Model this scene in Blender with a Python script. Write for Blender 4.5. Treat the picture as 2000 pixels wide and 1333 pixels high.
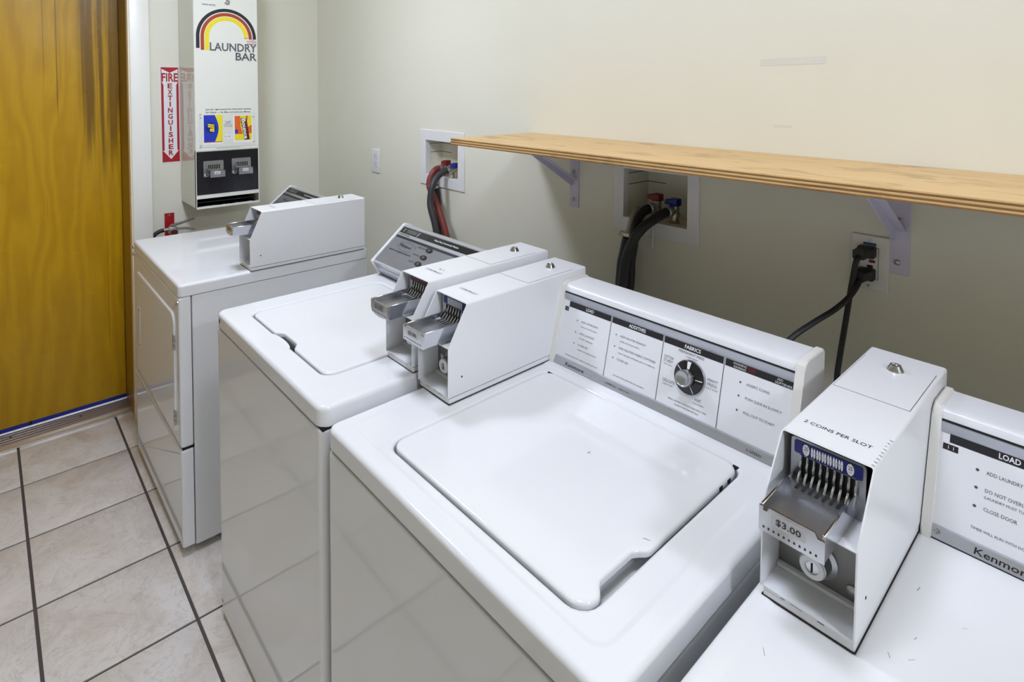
import bpy, bmesh, math, random
from mathutils import Vector as V, Matrix
random.seed(7)
scene = bpy.context.scene
col = scene.collection
for o in list(bpy.data.objects):
    bpy.data.objects.remove(o, do_unlink=True)

# ------------------------------------------------------------------ camera
FPX, PX, PY = 1132.3257, 968.4402, 221.2308          # focal length and principal point, 2000 x 1333 frame
cam = bpy.data.cameras.new('camera')
cam.sensor_fit = 'HORIZONTAL'
cam.sensor_width = 36.0
cam.lens = FPX / 2000.0 * 36.0
cam.shift_x = (1000.0 - PX) / 2000.0
cam.shift_y = (PY - 666.5) / 2000.0
cam.clip_start = 0.05
camo = bpy.data.objects.new('camera', cam)
col.objects.link(camo)
cr = V((0.66423983, 0.74750126, 0.00522665)); cu_ = V((-0.03662941, 0.0255642, 0.99900188)); cf = V((-0.74662155, 0.66376829, -0.04436129))
m = Matrix((cr, cu_, -cf)).transposed().to_4x4()
m.translation = V((3.17026612, -1.44933783, 1.5500356))
camo.matrix_world = m
scene.camera = camo

# ------------------------------------------------------------------ view, world, light levels
scene.view_settings.view_transform = 'Standard'
scene.view_settings.look = 'None'
scene.view_settings.exposure = -0.09
scene.view_settings.gamma = 1.0
scene.view_settings.use_curve_mapping = False
world = bpy.data.worlds.new('world'); scene.world = world
world.use_nodes = True
world.node_tree.nodes['Background'].inputs[0].default_value = (0.8, 0.85, 1.0, 1)
world.node_tree.nodes['Background'].inputs[1].default_value = 0.02
LIGHT_COLOR = (0.77, 0.83, 1.0)
LIGHT_SPOTS = [(1.22, -1.02, 63.0), (2.70, -1.00, 38.0), (4.50, -1.00, 96.0)]     # x, y, emission strength of each ceiling dome
ROOM_X, ROOM_Y, ROOM_Z = 5.2598, -3.4791, 2.42

# ------------------------------------------------------------------ helpers
ORG = {}
def _link(name, me, parent, loc):
    o = bpy.data.objects.new(name, me)
    col.objects.link(o)
    if parent is not None:
        o.parent = parent
        o.location = V(loc) - ORG[parent.name]
    else:
        o.location = V(loc)
    ORG[o.name] = V(loc)
    return o

def tag(o, label=None, cat=None, group=None, kind=None):
    if label: o['label'] = label
    if cat: o['category'] = cat
    if group: o['group'] = group
    if kind: o['kind'] = kind
    return o

def thing(name, loc, label, cat, group=None):
    o = _link(name, None, None, loc)
    o.empty_display_size = 0.05
    return tag(o, label, cat, group)

def part(name, bm, mat, parent=None, label=None, cat=None, group=None, kind=None, wn=False, sharp=38, origin=None):
    bmesh.ops.recalc_face_normals(bm, faces=bm.faces)
    if origin is None:
        xs = [v.co for v in bm.verts]
        lo = V((min(c.x for c in xs), min(c.y for c in xs), min(c.z for c in xs)))
        hi = V((max(c.x for c in xs), max(c.y for c in xs), max(c.z for c in xs)))
        origin = V(((lo.x + hi.x) / 2, (lo.y + hi.y) / 2, lo.z))
    origin = V(origin)
    bmesh.ops.translate(bm, verts=bm.verts, vec=-origin)
    me = bpy.data.meshes.new(name)
    bm.to_mesh(me); bm.free()
    for p in me.polygons: p.use_smooth = True
    me.set_sharp_from_angle(angle=math.radians(sharp))
    if mat: me.materials.append(mat)
    o = _link(name, me, parent, origin)
    if wn:
        md = o.modifiers.new('weighted_normal', 'WEIGHTED_NORMAL'); md.keep_sharp = True
    return tag(o, label, cat, group, kind)

def BM(): return bmesh.new()

def box(bm, x0, x1, y0, y1, z0, z1, bev=0.0, seg=2):
    t = bmesh.new()
    bmesh.ops.create_cube(t, size=1.0)
    for v in t.verts:
        v.co = V((x0 + (v.co.x + .5) * (x1 - x0), y0 + (v.co.y + .5) * (y1 - y0), z0 + (v.co.z + .5) * (z1 - z0)))
    if bev > 0:
        bmesh.ops.bevel(t, geom=list(t.edges), offset=bev, segments=seg, profile=.5, affect='EDGES')
    merge(bm, t)
    return bm

def merge(bm, t, mtx=None):
    mp = {}
    for v in t.verts:
        mp[v] = bm.verts.new(mtx @ v.co if mtx else v.co)
    for f in t.faces:
        try: bm.faces.new([mp[v] for v in f.verts])
        except ValueError: pass
    t.free()

def rloop(x0, x1, y0, y1, r, z, n=5):
    pts = []
    for cx, cy, a0 in ((x1 - r, y1 - r, 0), (x0 + r, y1 - r, 90), (x0 + r, y0 + r, 180), (x1 - r, y0 + r, 270)):
        for k in range(n + 1):
            a = math.radians(a0 + 90 * k / n)
            pts.append(V((cx + r * math.cos(a), cy + r * math.sin(a), z)))
    return pts

def loft(bm, loops, cap0=True, cap1=True):
    rings = [[bm.verts.new(p) for p in lp] for lp in loops]
    n = len(rings[0])
    for a, b in zip(rings[:-1], rings[1:]):
        for i in range(n):
            j = (i + 1) % n
            bm.faces.new((a[i], a[j], b[j], b[i]))
    if cap0: bm.faces.new(list(reversed(rings[0])))
    if cap1: bm.faces.new(rings[-1])
    return bm

def frame_for(d):
    d = V(d).normalized()
    a = V((0, 0, 1)) if abs(d.z) < .9 else V((1, 0, 0))
    e1 = d.cross(a).normalized(); e2 = d.cross(e1).normalized()
    return e1, e2

def lathe(bm, O, axis, prof, n=24, cap0=True, cap1=True):
    axis = V(axis).normalized(); e1, e2 = frame_for(axis); O = V(O)
    loops = []
    for r, h in prof:
        loops.append([O + axis * h + (e1 * math.cos(2 * math.pi * k / n) + e2 * math.sin(2 * math.pi * k / n)) * r for k in range(n)])
    return loft(bm, loops, cap0, cap1)

def cyl(bm, p0, p1, r, r2=None, n=20):
    p0, p1 = V(p0), V(p1)
    L = (p1 - p0).length
    return lathe(bm, p0, p1 - p0, [(r, 0), (r if r2 is None else r2, L)], n)

def smooth_path(pts, sub=6):
    pts = [V(p) for p in pts]; out = []
    for i in range(len(pts) - 1):
        p0 = pts[max(i - 1, 0)]; p1 = pts[i]; p2 = pts[i + 1]; p3 = pts[min(i + 2, len(pts) - 1)]
        for k in range(sub):
            t = k / sub
            out.append(.5 * ((2 * p1) + (p2 - p0) * t + (2 * p0 - 5 * p1 + 4 * p2 - p3) * t * t + (3 * p1 - p0 - 3 * p2 + p3) * t ** 3))
    out.append(pts[-1])
    return out

def tube(bm, pts, r, n=12, sub=6, flat=1.0):
    P = smooth_path(pts, sub) if sub else [V(p) for p in pts]
    loops = []; prev = None
    for i, p in enumerate(P):
        d = (P[min(i + 1, len(P) - 1)] - P[max(i - 1, 0)]).normalized()
        if prev is None: e1, e2 = frame_for(d)
        else:
            e1 = (prev - d * prev.dot(d)).normalized(); e2 = d.cross(e1)
        prev = e1
        rr = r(i / (len(P) - 1)) if callable(r) else r
        loops.append([p + e1 * math.cos(2 * math.pi * k / n) * rr + e2 * math.sin(2 * math.pi * k / n) * rr * flat for k in range(n)])
    return loft(bm, loops)

class F:
    """a local frame: origin, right, up, out"""
    def __init__(s, O, ex, ey):
        s.O = V(O); s.x = V(ex).normalized(); s.y = V(ey).normalized(); s.n = s.x.cross(s.y)
    def p(s, u, v, h=0.0): return s.O + s.x * u + s.y * v + s.n * h

def poly(bm, fr, pts, h0, h1=None):
    """flat polygon at height h0, or a prism from h0 to h1"""
    a = [bm.verts.new(fr.p(u, v, h0)) for u, v in pts]
    if h1 is None:
        bm.faces.new(a); return bm
    b = [bm.verts.new(fr.p(u, v, h1)) for u, v in pts]
    n = len(a)
    bm.faces.new(list(reversed(a))); bm.faces.new(b)
    for i in range(n):
        j = (i + 1) % n
        bm.faces.new((a[i], a[j], b[j], b[i]))
    return bm

def rect(bm, fr, u0, u1, v0, v1, h0, h1=None):
    return poly(bm, fr, [(u0, v0), (u1, v0), (u1, v1), (u0, v1)], h0, h1)

def rrect(u0, u1, v0, v1, r, n=4):
    return [(p.x, p.y) for p in rloop(u0, u1, v0, v1, r, 0, n)]

def ellipse(cu, cv, ru, rv, n=28):
    return [(cu + ru * math.cos(2 * math.pi * k / n), cv + rv * math.sin(2 * math.pi * k / n)) for k in range(n)]

_tc = {}
def glyphs(s, bold, shear):
    key = (s, bold, shear)
    if key not in _tc:
        c = bpy.data.curves.new('txt', 'FONT'); c.body = s; c.size = 1.0; c.resolution_u = 2; c.offset = bold; c.shear = shear
        ob = bpy.data.objects.new('txt', c); col.objects.link(ob)
        dg = bpy.context.evaluated_depsgraph_get(); dg.update()
        me = bpy.data.meshes.new_from_object(ob.evaluated_get(dg))
        vs = [tuple(v.co) for v in me.vertices]; fs = [tuple(p.vertices) for p in me.polygons]
        bpy.data.objects.remove(ob, do_unlink=True); bpy.data.meshes.remove(me); bpy.data.curves.remove(c)
        _tc[key] = (vs, fs)
    return _tc[key]

def text(bm, fr, s, u, v, cap, width=None, align='L', h=0.0004, bold=0.0, sx=1.0, rot=0.0, shear=0.0):
    """flat lettering: cap height in metres; width stretches the line to a given length"""
    vs, fs = glyphs(s, bold, shear)
    if not vs: return
    x0 = min(p[0] for p in vs); x1 = max(p[0] for p in vs)
    k = cap / 0.70
    kx = (width / (x1 - x0)) if width else k * sx
    off = {'L': -x0, 'C': -(x0 + x1) / 2, 'R': -x1}[align]
    c, sn = math.cos(rot), math.sin(rot)
    nv = []
    for p in vs:
        a, b = (p[0] + off) * kx, p[1] * k
        nv.append(bm.verts.new(fr.p(u + a * c - b * sn, v + a * sn + b * c, h)))
    for f in fs:
        try: bm.faces.new([nv[i] for i in f])
        except ValueError: pass

# ------------------------------------------------------------------ materials
def mat(name, color, rough=.5, metal=0.0, spec=.5, emit=None, coat=0.0):
    m = bpy.data.materials.new(name); m.use_nodes = True
    b = m.node_tree.nodes['Principled BSDF']
    b.inputs['Base Color'].default_value = (*color, 1)
    b.inputs['Roughness'].default_value = rough
    b.inputs['Metallic'].default_value = metal
    b.inputs['Specular IOR Level'].default_value = spec
    b.inputs['Coat Weight'].default_value = coat
    b.inputs['Coat Roughness'].default_value = .08
    if emit:
        b.inputs['Emission Color'].default_value = (*emit[0], 1); b.inputs['Emission Strength'].default_value = emit[1]
    return m

class NT:
    def __init__(s, m):
        s.m = m; s.t = m.node_tree; s.b = s.t.nodes['Principled BSDF']
    def n(s, typ, **kw):
        nd = s.t.nodes.new(typ)
        for k, v in kw.items():
            if k.startswith('i_'):
                nm = k[2:].replace('_', ' ')
                nd.inputs[int(nm) if nm.isdigit() else nm].default_value = v
            else: setattr(nd, k, v)
        return nd
    def l(s, a, b): s.t.links.new(a, b)
    def coord(s, scale=(1, 1, 1), kind='Object', loc=(0, 0, 0)):
        tc = s.n('ShaderNodeTexCoord'); mp = s.n('ShaderNodeMapping')
        mp.inputs['Scale'].default_value = scale; mp.inputs['Location'].default_value = loc
        s.l(tc.outputs[kind], mp.inputs['Vector']); return mp.outputs['Vector']
    def geo(s, scale=(1, 1, 1)):
        g = s.n('ShaderNodeNewGeometry'); mp = s.n('ShaderNodeMapping'); mp.inputs['Scale'].default_value = scale
        s.l(g.outputs['Position'], mp.inputs['Vector']); return mp.outputs['Vector']
    def noise(s, vec, scale, detail=4, rough=.55, dist=0.0):
        nd = s.n('ShaderNodeTexNoise'); s.l(vec, nd.inputs['Vector'])
        nd.inputs['Scale'].default_value = scale; nd.inputs['Detail'].default_value = detail
        nd.inputs['Roughness'].default_value = rough; nd.inputs['Distortion'].default_value = dist
        return nd.outputs['Fac']
    def ramp(s, fac, stops):
        r = s.n('ShaderNodeValToRGB'); s.l(fac, r.inputs['Fac'])
        e = r.color_ramp.elements
        while len(e) < len(stops): e.new(.5)
        for el, (p, c) in zip(e, stops):
            el.position = p; el.color = (*c, 1) if len(c) == 3 else c
        return r.outputs['Color']
    def mix(s, fac, a, b, mode='MIX'):
        x = s.n('ShaderNodeMix', data_type='RGBA', blend_type=mode)
        for sock, val in ((x.inputs['Factor'], fac), (x.inputs[6], a), (x.inputs[7], b)):
            if hasattr(val, 'is_linked') or hasattr(val, 'links'): s.l(val, sock)
            else: sock.default_value = val if isinstance(val, (int, float)) else (*val, 1)
        return x.outputs[2]
    def math(s, op, a, b=None, clamp=False):
        x = s.n('ShaderNodeMath', operation=op); x.use_clamp = clamp
        for i, val in enumerate((a, b)):
            if val is None: continue
            if isinstance(val, (int, float)): x.inputs[i].default_value = val
            else: s.l(val, x.inputs[i])
        return x.outputs[0]
    def range(s, v, a, b, c=0.0, d=1.0):
        x = s.n('ShaderNodeMapRange'); s.l(v, x.inputs['Value'])
        for k, val in zip(('From Min', 'From Max', 'To Min', 'To Max'), (a, b, c, d)): x.inputs[k].default_value = val
        x.interpolation_type = 'SMOOTHSTEP'
        return x.outputs[0]
    def sep(s, vec):
        x = s.n('ShaderNodeSeparateXYZ'); s.l(vec, x.inputs[0]); return x.outputs
    def bump(s, h, strength=.2, dist=.002):
        x = s.n('ShaderNodeBump'); x.inputs['Strength'].default_value = strength; x.inputs['Distance'].default_value = dist
        s.l(h, x.inputs['Height']); s.l(x.outputs['Normal'], s.b.inputs['Normal'])
    def color(s, c): s.l(c, s.b.inputs['Base Color'])
    def rough(s, c): s.l(c, s.b.inputs['Roughness'])

def wall_paint(name, base, dark):
    m = mat(name, base, .45); t = NT(m); g = t.geo()
    c = t.mix(t.range(t.noise(g, 1.3, 3), .35, .7), base, dark)
    sm = t.range(t.noise(t.geo((3, 3, 9)), 2.2, 6, .7), .66, .78, 0, .35)
    c = t.mix(sm, c, tuple(x * .88 for x in dark))
    t.color(c); t.bump(t.noise(g, 260, 2), .12, .0006)
    return m

def enamel(name, base, rough, wear=.0, wearcol=(.25, .22, .19), scale=14):
    m = mat(name, base, rough); t = NT(m); g = t.geo()
    c = None
    if wear:
        w = t.range(t.noise(t.geo((1, 1, 2.2)), scale * 3, 3, .6), .80 - wear * .04, .84 - wear * .04, 0, .6)
        c = t.mix(w, base, wearcol)
        t.color(c)
    return m

M = {}
M['wall'] = wall_paint('cream wall paint', (.82, .805, .69), (.79, .775, .65))
M['wall_warm'] = wall_paint('warm cream wall paint', (.66, .63, .52), (.63, .60, .49))
M['ceiling'] = mat('ceiling paint', (.80, .76, .60), .7)
M['trim'] = enamel('white trim paint', (.80, .80, .74), .35)
M['tan'] = mat('tan casing edge', (.88, .76, .56), .4)
M['enamel'] = enamel('white enamel', (.83, .84, .855), .06)
M['enamel_old'] = enamel('worn white enamel', (.83, .84, .845), .16, .25)
M['coinbox'] = enamel('scuffed white coin box paint', (.83, .835, .85), .28, .25)
M['cap'] = enamel('off-white plastic', (.80, .785, .735), .38, .2)
M['cover'] = enamel('console cover paint', (.78, .79, .81), .3, .3)
M['chrome'] = mat('chrome', (.56, .57, .60), .17, 1.0)
M['zinc'] = mat('brushed zinc', (.46, .47, .495), .30, 1.0)
M['steel'] = mat('dull steel', (.46, .45, .43), .42, 1.0)
M['alu'] = mat('brushed aluminium', (.52, .54, .59), .36, .75)
M['silver'] = mat('silver panel', (.27, .275, .295), .36, .6)
M['silver_light'] = mat('silver trim', (.55, .56, .58), .4, .5)
M['brass'] = mat('nickel brass', (.52, .47, .36), .32, 1.0)
M['black'] = mat('black print', (.012, .012, .016), .45)
M['black_gloss'] = mat('black gloss', (.012, .012, .014), .16)
M['void'] = mat('dark recess', (.01, .01, .01), .9)
M['grey_print'] = mat('grey print', (.085, .085, .10), .6)
M['white_print'] = mat('white print', (.82, .82, .84), .5)
M['panel'] = mat('white console panel', (.82, .825, .845), .3)
M['blue_label'] = mat('blue coin label', (.012, .018, .16), .35)
M['maroon'] = mat('maroon coin label', (.085, .008, .014), .4)
M['lcd'] = mat('grey display', (.10, .11, .09), .3)
M['red_print'] = mat('red sign print', (.42, .008, .016), .4)
M['sign'] = mat('white sign vinyl', (.84, .84, .86), .35)
M['red_paint'] = mat('red extinguisher paint', (.40, .010, .014), .25)
M['red_valve'] = mat('red valve handle', (.19, .008, .014), .4)
M['blue_valve'] = mat('blue valve handle', (.006, .025, .24), .4)
M['rubber'] = mat('black rubber', (.010, .010, .012), .5)
M['rubber_grey'] = mat('grey black rubber', (.030, .029, .034), .45)
M['rubber_red'] = mat('dull red rubber', (.20, .030, .024), .45)
M['drain'] = mat('navy drain hose', (.012, .016, .040), .5)
M['clear_tube'] = mat('grey tube', (.34, .33, .28), .4)
M['bracket'] = enamel('lilac white bracket paint', (.66, .64, .79), .35)
M['plate'] = enamel('white outlet plastic', (.82, .82, .83), .3)
M['plate_dirty'] = enamel('aged outlet plastic', (.78, .77, .74), .35, .35)
M['vend'] = enamel('cream vending enamel', (.74, .74, .61), .07, .2, (.12, .10, .07))
M['vend_front'] = enamel('pale vending front enamel', (.79, .80, .73), .25)
M['yellow_print'] = mat('yellow print', (.85, .72, .02), .4)
M['orange_print'] = mat('red orange print', (.40, .050, .012), .4)
M['orange'] = mat('orange pack print', (.75, .13, .008), .35)
M['pack_blue'] = mat('blue pack print', (.008, .035, .45), .35)
M['pack_navy'] = mat('navy pack print', (.006, .014, .16), .35)
M['logo_grey'] = mat('dark grey logo print', (.105, .11, .115), .5)
M['inner'] = mat('dark inner plate', (.22, .215, .205), .45, .7)  # even dark grey metal for the plate behind the lock
M['bezel'] = mat('black plastic bezel', (.009, .008, .011), .22)
M['grout'] = mat('dark grout', (.085, .072, .068), .8)
M['tape'] = mat('old tape', (.76, .745, .68), .2)
M['threshold'] = mat('worn aluminium', (.42, .39, .38), .45, .8)
M['threshold_edge'] = mat('bright aluminium edge', (.70, .70, .72), .3, 1.0)
M['door_blue'] = mat('blue door strip', (.008, .022, .30), .4)  # saturated blue for the thin strip along the door's lower edge
M['cardboard'] = mat('clear card', (.74, .75, .68), .2)
M['ply_dark'] = None

# glazed floor tile: pinkish beige, softly veined; every tile draws its own patch
m = mat('glazed floor tile', (.55, .48, .43), .16); t = NT(m)
oi = t.n('ShaderNodeObjectInfo'); tc = t.n('ShaderNodeTexCoord')
ad = t.n('ShaderNodeVectorMath', operation='MULTIPLY_ADD'); cb = t.n('ShaderNodeCombineXYZ')
for i in range(3): t.l(oi.outputs['Random'], cb.inputs[i])
t.l(cb.outputs[0], ad.inputs[0]); ad.inputs[1].default_value = (37, 53, 19); t.l(tc.outputs['Object'], ad.inputs[2])
vec = ad.outputs[0]
n1 = t.noise(vec, 5.5, 9, .62, .9); n2 = t.noise(vec, 22, 6, .65, .4); n3 = t.noise(vec, 3.0, 4, .5, .3)
c = t.ramp(n1, [(.28, (.60, .53, .47)), (.45, (.71, .66, .61)), (.60, (.78, .745, .71)), (.8, (.80, .77, .745))])
c = t.mix(t.range(n2, .56, .72, 0, .4), c, (.55, .47, .40))
c = t.mix(t.range(n3, .5, .75, 0, .35), c, (.74, .66, .62))
vein = t.math('ABSOLUTE', t.math('SUBTRACT', t.noise(vec, 9, 8, .7, 1.2), .5))
c = t.mix(t.range(vein, 0, .018, .45, 0), c, (.50, .41, .35))
t.color(c); t.rough(t.range(n2, .3, .8, .13, .26)); t.bump(n1, .1, .001)
M['tile'] = m

# varnished door: amber birch with flame figure, brown water stains and scratches
m = mat('amber varnished door', (.35, .19, .012), .30, spec=.3); t = NT(m); g = t.geo()
x, y, z = t.sep(g)
wv = t.n('ShaderNodeTexWave', wave_type='BANDS', bands_direction='Y')
t.l(t.geo((1, 1, .22)), wv.inputs['Vector'])
for k, v_ in (('Scale', 4.5), ('Distortion', 22.0), ('Detail', 3.0), ('Detail Scale', 1.0), ('Detail Roughness', .5)): wv.inputs[k].default_value = v_
base = t.mix(t.noise(t.geo((1, 1, .35)), 2.2, 4), (.58, .315, .003), (.44, .240, .003))
c = t.mix(t.math('MULTIPLY', wv.outputs['Fac'], .5), base, (.68, .40, .008))
fine = t.noise(t.geo((30, 60, 1.5)), 4, 6, .6)
c = t.mix(t.range(fine, .45, .75, 0, .16), c, (.25, .115, .006))
streak = t.noise(t.geo((20, 42, .7)), 1.0, 7, .6)
zz = t.math('ADD', z, t.math('MULTIPLY', t.math('SUBTRACT', t.noise(t.geo((1, 30, .05)), 1.0, 3), .5), 1.1))
edge = t.math('MULTIPLY', t.range(y, -1.13, -1.085), t.range(zz, 1.12, 1.38))
st = t.math('MULTIPLY', t.range(streak, .36, .56), edge)
for yy_, zl_, w_ in ((-1.188, 1.42, .0035), (-1.235, 1.55, .002), (-1.012, .35, .002)):     # long single scratches
    ln = t.math('MULTIPLY', t.range(t.math('ABSOLUTE', t.math('SUBTRACT', y, yy_)), w_ * .4, w_, 1, 0), t.range(zz, zl_, zl_ + .15))
    if zl_ < 1: ln = t.math('MULTIPLY', ln, t.range(z, .78, .90, 1, 0))
    st = t.math('MAXIMUM', st, t.math('MULTIPLY', ln, .8))
c = t.mix(t.math('MULTIPLY', st, .72), c, (.095, .040, .005))
sc = t.math('MULTIPLY', t.range(t.noise(t.geo((20, 75, .8)), 1.0, 5, .6), .69, .74), t.range(t.noise(g, 1.4, 2), .42, .6))
c = t.mix(t.math('MULTIPLY', sc, .7), c, (.08, .035, .005))
sp = t.range(t.noise(t.geo((1, 1, 1)), 17, 5, .7), .70, .78, 0, .75)
c = t.mix(sp, c, (.12, .055, .006))
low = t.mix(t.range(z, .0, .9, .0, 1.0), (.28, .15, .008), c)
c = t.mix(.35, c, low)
t.color(c); t.rough(t.range(t.noise(g, 5, 4), .3, .8, .22, .4))
M['door'] = m
m = mat('varnished jamb', (.26, .13, .012), .35); t = NT(m)
c = t.mix(t.noise(t.geo((8, 8, .6)), 4, 6), (.36, .205, .010), (.25, .135, .008)); t.color(c)
M['jamb'] = m

# plywood: honey veneer with grain along x, knots and patches; separate edge plies
def ply(name, a, b, cdark, gs=1.0):
    m = mat(name, a, .42); t = NT(m)
    g = t.geo((1.2 * gs, 16 * gs, 16 * gs))
    c = t.mix(t.noise(g, 2.4, 8, .62, .6), a, b)
    c = t.mix(t.range(t.noise(t.geo((4, 30, 30)), 3.5, 7, .7), .58, .75, 0, .55), c, cdark)
    k = t.noise(t.geo((2.6, 8, 8)), 2.2, 5, .6, .8)
    c = t.mix(t.range(k, .53, .68, 0, .6), c, cdark)
    t.color(c); t.bump(t.noise(g, 6, 5), .15, .001)
    return m
M['veneer'] = ply('honey plywood veneer', (.76, .53, .245), (.64, .405, .160), (.36, .195, .062))
M['ply_dark'] = ply('dark ply edge', (.30, .155, .050), (.22, .105, .035), (.13, .06, .02))
M['ply_light'] = ply('pale ply edge', (.74, .52, .24), (.60, .38, .15), (.40, .23, .09))

# ================================================================== THE ROOM
def slab_with_holes(bm, us, vs, skip, to3, t):
    """grid of cells us x vs (minus skip), extruded along the third axis by t"""
    grid = {}
    for i, a in enumerate(us):
        for j, b in enumerate(vs): grid[i, j] = bm.verts.new(to3(a, b, 0))
    faces = []
    for i in range(len(us) - 1):
        for j in range(len(vs) - 1):
            if (i, j) in skip: continue
            faces.append(bm.faces.new((grid[i, j], grid[i + 1, j], grid[i + 1, j + 1], grid[i, j + 1])))
    r = bmesh.ops.extrude_face_region(bm, geom=faces)
    d = to3(0, 0, t) - to3(0, 0, 0)
    bmesh.ops.translate(bm, verts=[e for e in r['geom'] if isinstance(e, bmesh.types.BMVert)], vec=d)
    loose = [v for v in bm.verts if not v.link_faces]
    bmesh.ops.delete(bm, geom=loose, context='VERTS')

bm = BM(); box(bm, -.16, ROOM_X, ROOM_Y, 0.04, -.05, -.0035)
floor = part('floor', bm, M['grout'], kind='structure', label='beige ceramic tile floor with dark grout')
S, R0, T0 = .3519, .3332, -1.0155
bm = BM(); hw = S / 2 - .0042
box(bm, -hw, hw, -hw, hw, -.009, 0, .0016, 2)
tm = None
for i in range(-1, 14):
    for j in range(-7, 3):
        cx, cy = R0 + (i + .5) * S, T0 + (j + .5) * S
        if tm is None:
            o = part('tile', bm, M['tile'], floor, origin=(0, 0, 0)); tm = o.data
            o.location = V((cx, cy, 0)) - ORG[floor.name]
        else:
            o = bpy.data.objects.new('tile', tm); col.objects.link(o); o.parent = floor
            o.location = V((cx, cy, 0)) - ORG[floor.name]

B1 = (1.084, 1.317, 1.168, 1.324)      # valve box openings: x0 x1 z0 z1
B2 = (2.126, 2.342, 1.160, 1.312)
bm = BM()
us = [-.02, B1[0], B1[1], B2[0], B2[1], ROOM_X]; vs = [-.03, B2[2], B1[2], B2[3], B1[3], ROOM_Z]
slab_with_holes(bm, us, vs, {(1, 2), (1, 3), (3, 1), (3, 2)}, lambda a, b, t: V((a, t, b)), .16)
part('wall_back', bm, M['wall'], kind='structure', label='cream painted back wall behind the machines')
DY0, DY1, DZ = -1.860, -.945, 2.05
bm = BM()
slab_with_holes(bm, [ROOM_Y - .1, DY0, DY1, 0], [-.03, DZ, ROOM_Z], {(1, 0)}, lambda a, b, t: V((-t, a, b)), .16)
part('wall_left', bm, M['wall'], kind='structure', label='cream side wall with the door')
bm = BM(); box(bm, ROOM_X, ROOM_X + .1, ROOM_Y - .1, .16, -.03, ROOM_Z)
part('wall_right', bm, M['wall_warm'], kind='structure')
bm = BM(); box(bm, 0, ROOM_X, ROOM_Y - .1, ROOM_Y, -.03, ROOM_Z)
part('wall_front', bm, M['wall_warm'], kind='structure')
bm = BM(); box(bm, -.16, ROOM_X + .1, ROOM_Y - .1, .16, ROOM_Z, ROOM_Z + .1)
part('ceiling', bm, M['ceiling'], kind='structure')

# door in the side wall
door = thing('door_1', (-.12, (DY0 + DY1) / 2, 0), None, None); door['kind'] = 'structure'
door['label'] = 'amber varnished wooden door with brown stains'
bm = BM(); box(bm, -.158, -.12, DY0 + .004, DY1 - .004, .030, DZ - .004, .001, 1)
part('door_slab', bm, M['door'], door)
bm = BM(); box(bm, -.150, -.1185, DY0 + .006, DY1 - .006, .0205, .036)
part('door_strip', bm, M['door_blue'], door, label='blue strip along the bottom of the door')
bm = BM(); box(bm, -.119, -.1165, -1.322, -1.312, .020, .037)
part('strip_joint', bm, M['void'], door)
for y0, y1 in ((DY1 - .003, DY1 + .022), (DY0 - .022, DY0 + .003)):
    bm = BM(); box(bm, -.158, .088, y0, y1, 0, DZ, .0015, 1)
    part('jamb', bm, M['jamb'], door)
bm = BM(); box(bm, -.158, .088, DY0 - .022, DY1 + .022, DZ, DZ + .025)
part('jamb', bm, M['jamb'], door)
for y0, y1 in ((DY1 - .006, DY1 + .006), (DY0 - .006, DY0 + .006)):
    bm = BM(); box(bm, .084, .126, y0, y1, .0, DZ + .0, .004, 3)
    part('casing_edge', bm, M['tan'], door)
bm = BM()
for y0, y1 in ((DY1, DY1 + .078), (DY0 - .078, DY0)): box(bm, 0.0, .132, y0, y1, 0, DZ + .08, .003, 2)
box(bm, 0.0, .132, DY0, DY1, DZ + .002, DZ + .08, .003, 2)
part('trim_1', bm, M['trim'], kind='structure', label='white door casing standing out from the wall')

# ribbed aluminium threshold
th = thing('threshold', (-.055, (DY0 + DY1) / 2, 0), 'ribbed aluminium threshold plate along the bottom of the amber door', 'threshold')
TX0, TX1 = -.128, .016
fr = F((0, DY1 - .003, 0), (1, 0, 0), (0, 0, 1))
bm = BM()
prof = [(TX0, 0), (TX1 + .001, 0), (TX1, .004), (TX1 - .012, .010), (TX1 - .030, .0135), (TX0 + .018, .0135), (TX0 + .012, .0195), (TX0, .0195)]
poly(bm, fr, prof, 0, DY1 - DY0 - .006)
part('plate', bm, M['threshold'], th)
bm = BM(); poly(bm, fr, [(TX1 - .0005, .0006), (TX1 + .0015, .0010), (TX1 + .0008, .0046), (TX1 - .0120, .0108), (TX1 - .0280, .0142), (TX1 - .0280, .0130), (TX1 - .0125, .0096)], 0, DY1 - DY0 - .006)
part('front_lip', bm, M['threshold_edge'], th)
bm = BM(); box(bm, TX0 + .019, TX1 - .031, DY0 + .003, DY1 - .003, .0130, .0140); part('tread', bm, M['threshold'], th)
for k in range(4):
    xx = TX0 + .022 + k * .022
    bm = BM(); box(bm, xx, xx + .015, DY0 + .003, DY1 - .003, .0132, .0165, .001, 1)
    part('rib', bm, M['threshold'], th)
for yy in (-1.14, -1.39, -1.70):
    bm = BM(); lathe(bm, (TX0 + .062, yy, .0165), (0, 0, 1), [(.004, 0), (.004, .0008), (.002, .0014)], 10)
    part('screw', bm, M['void'], th)

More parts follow.
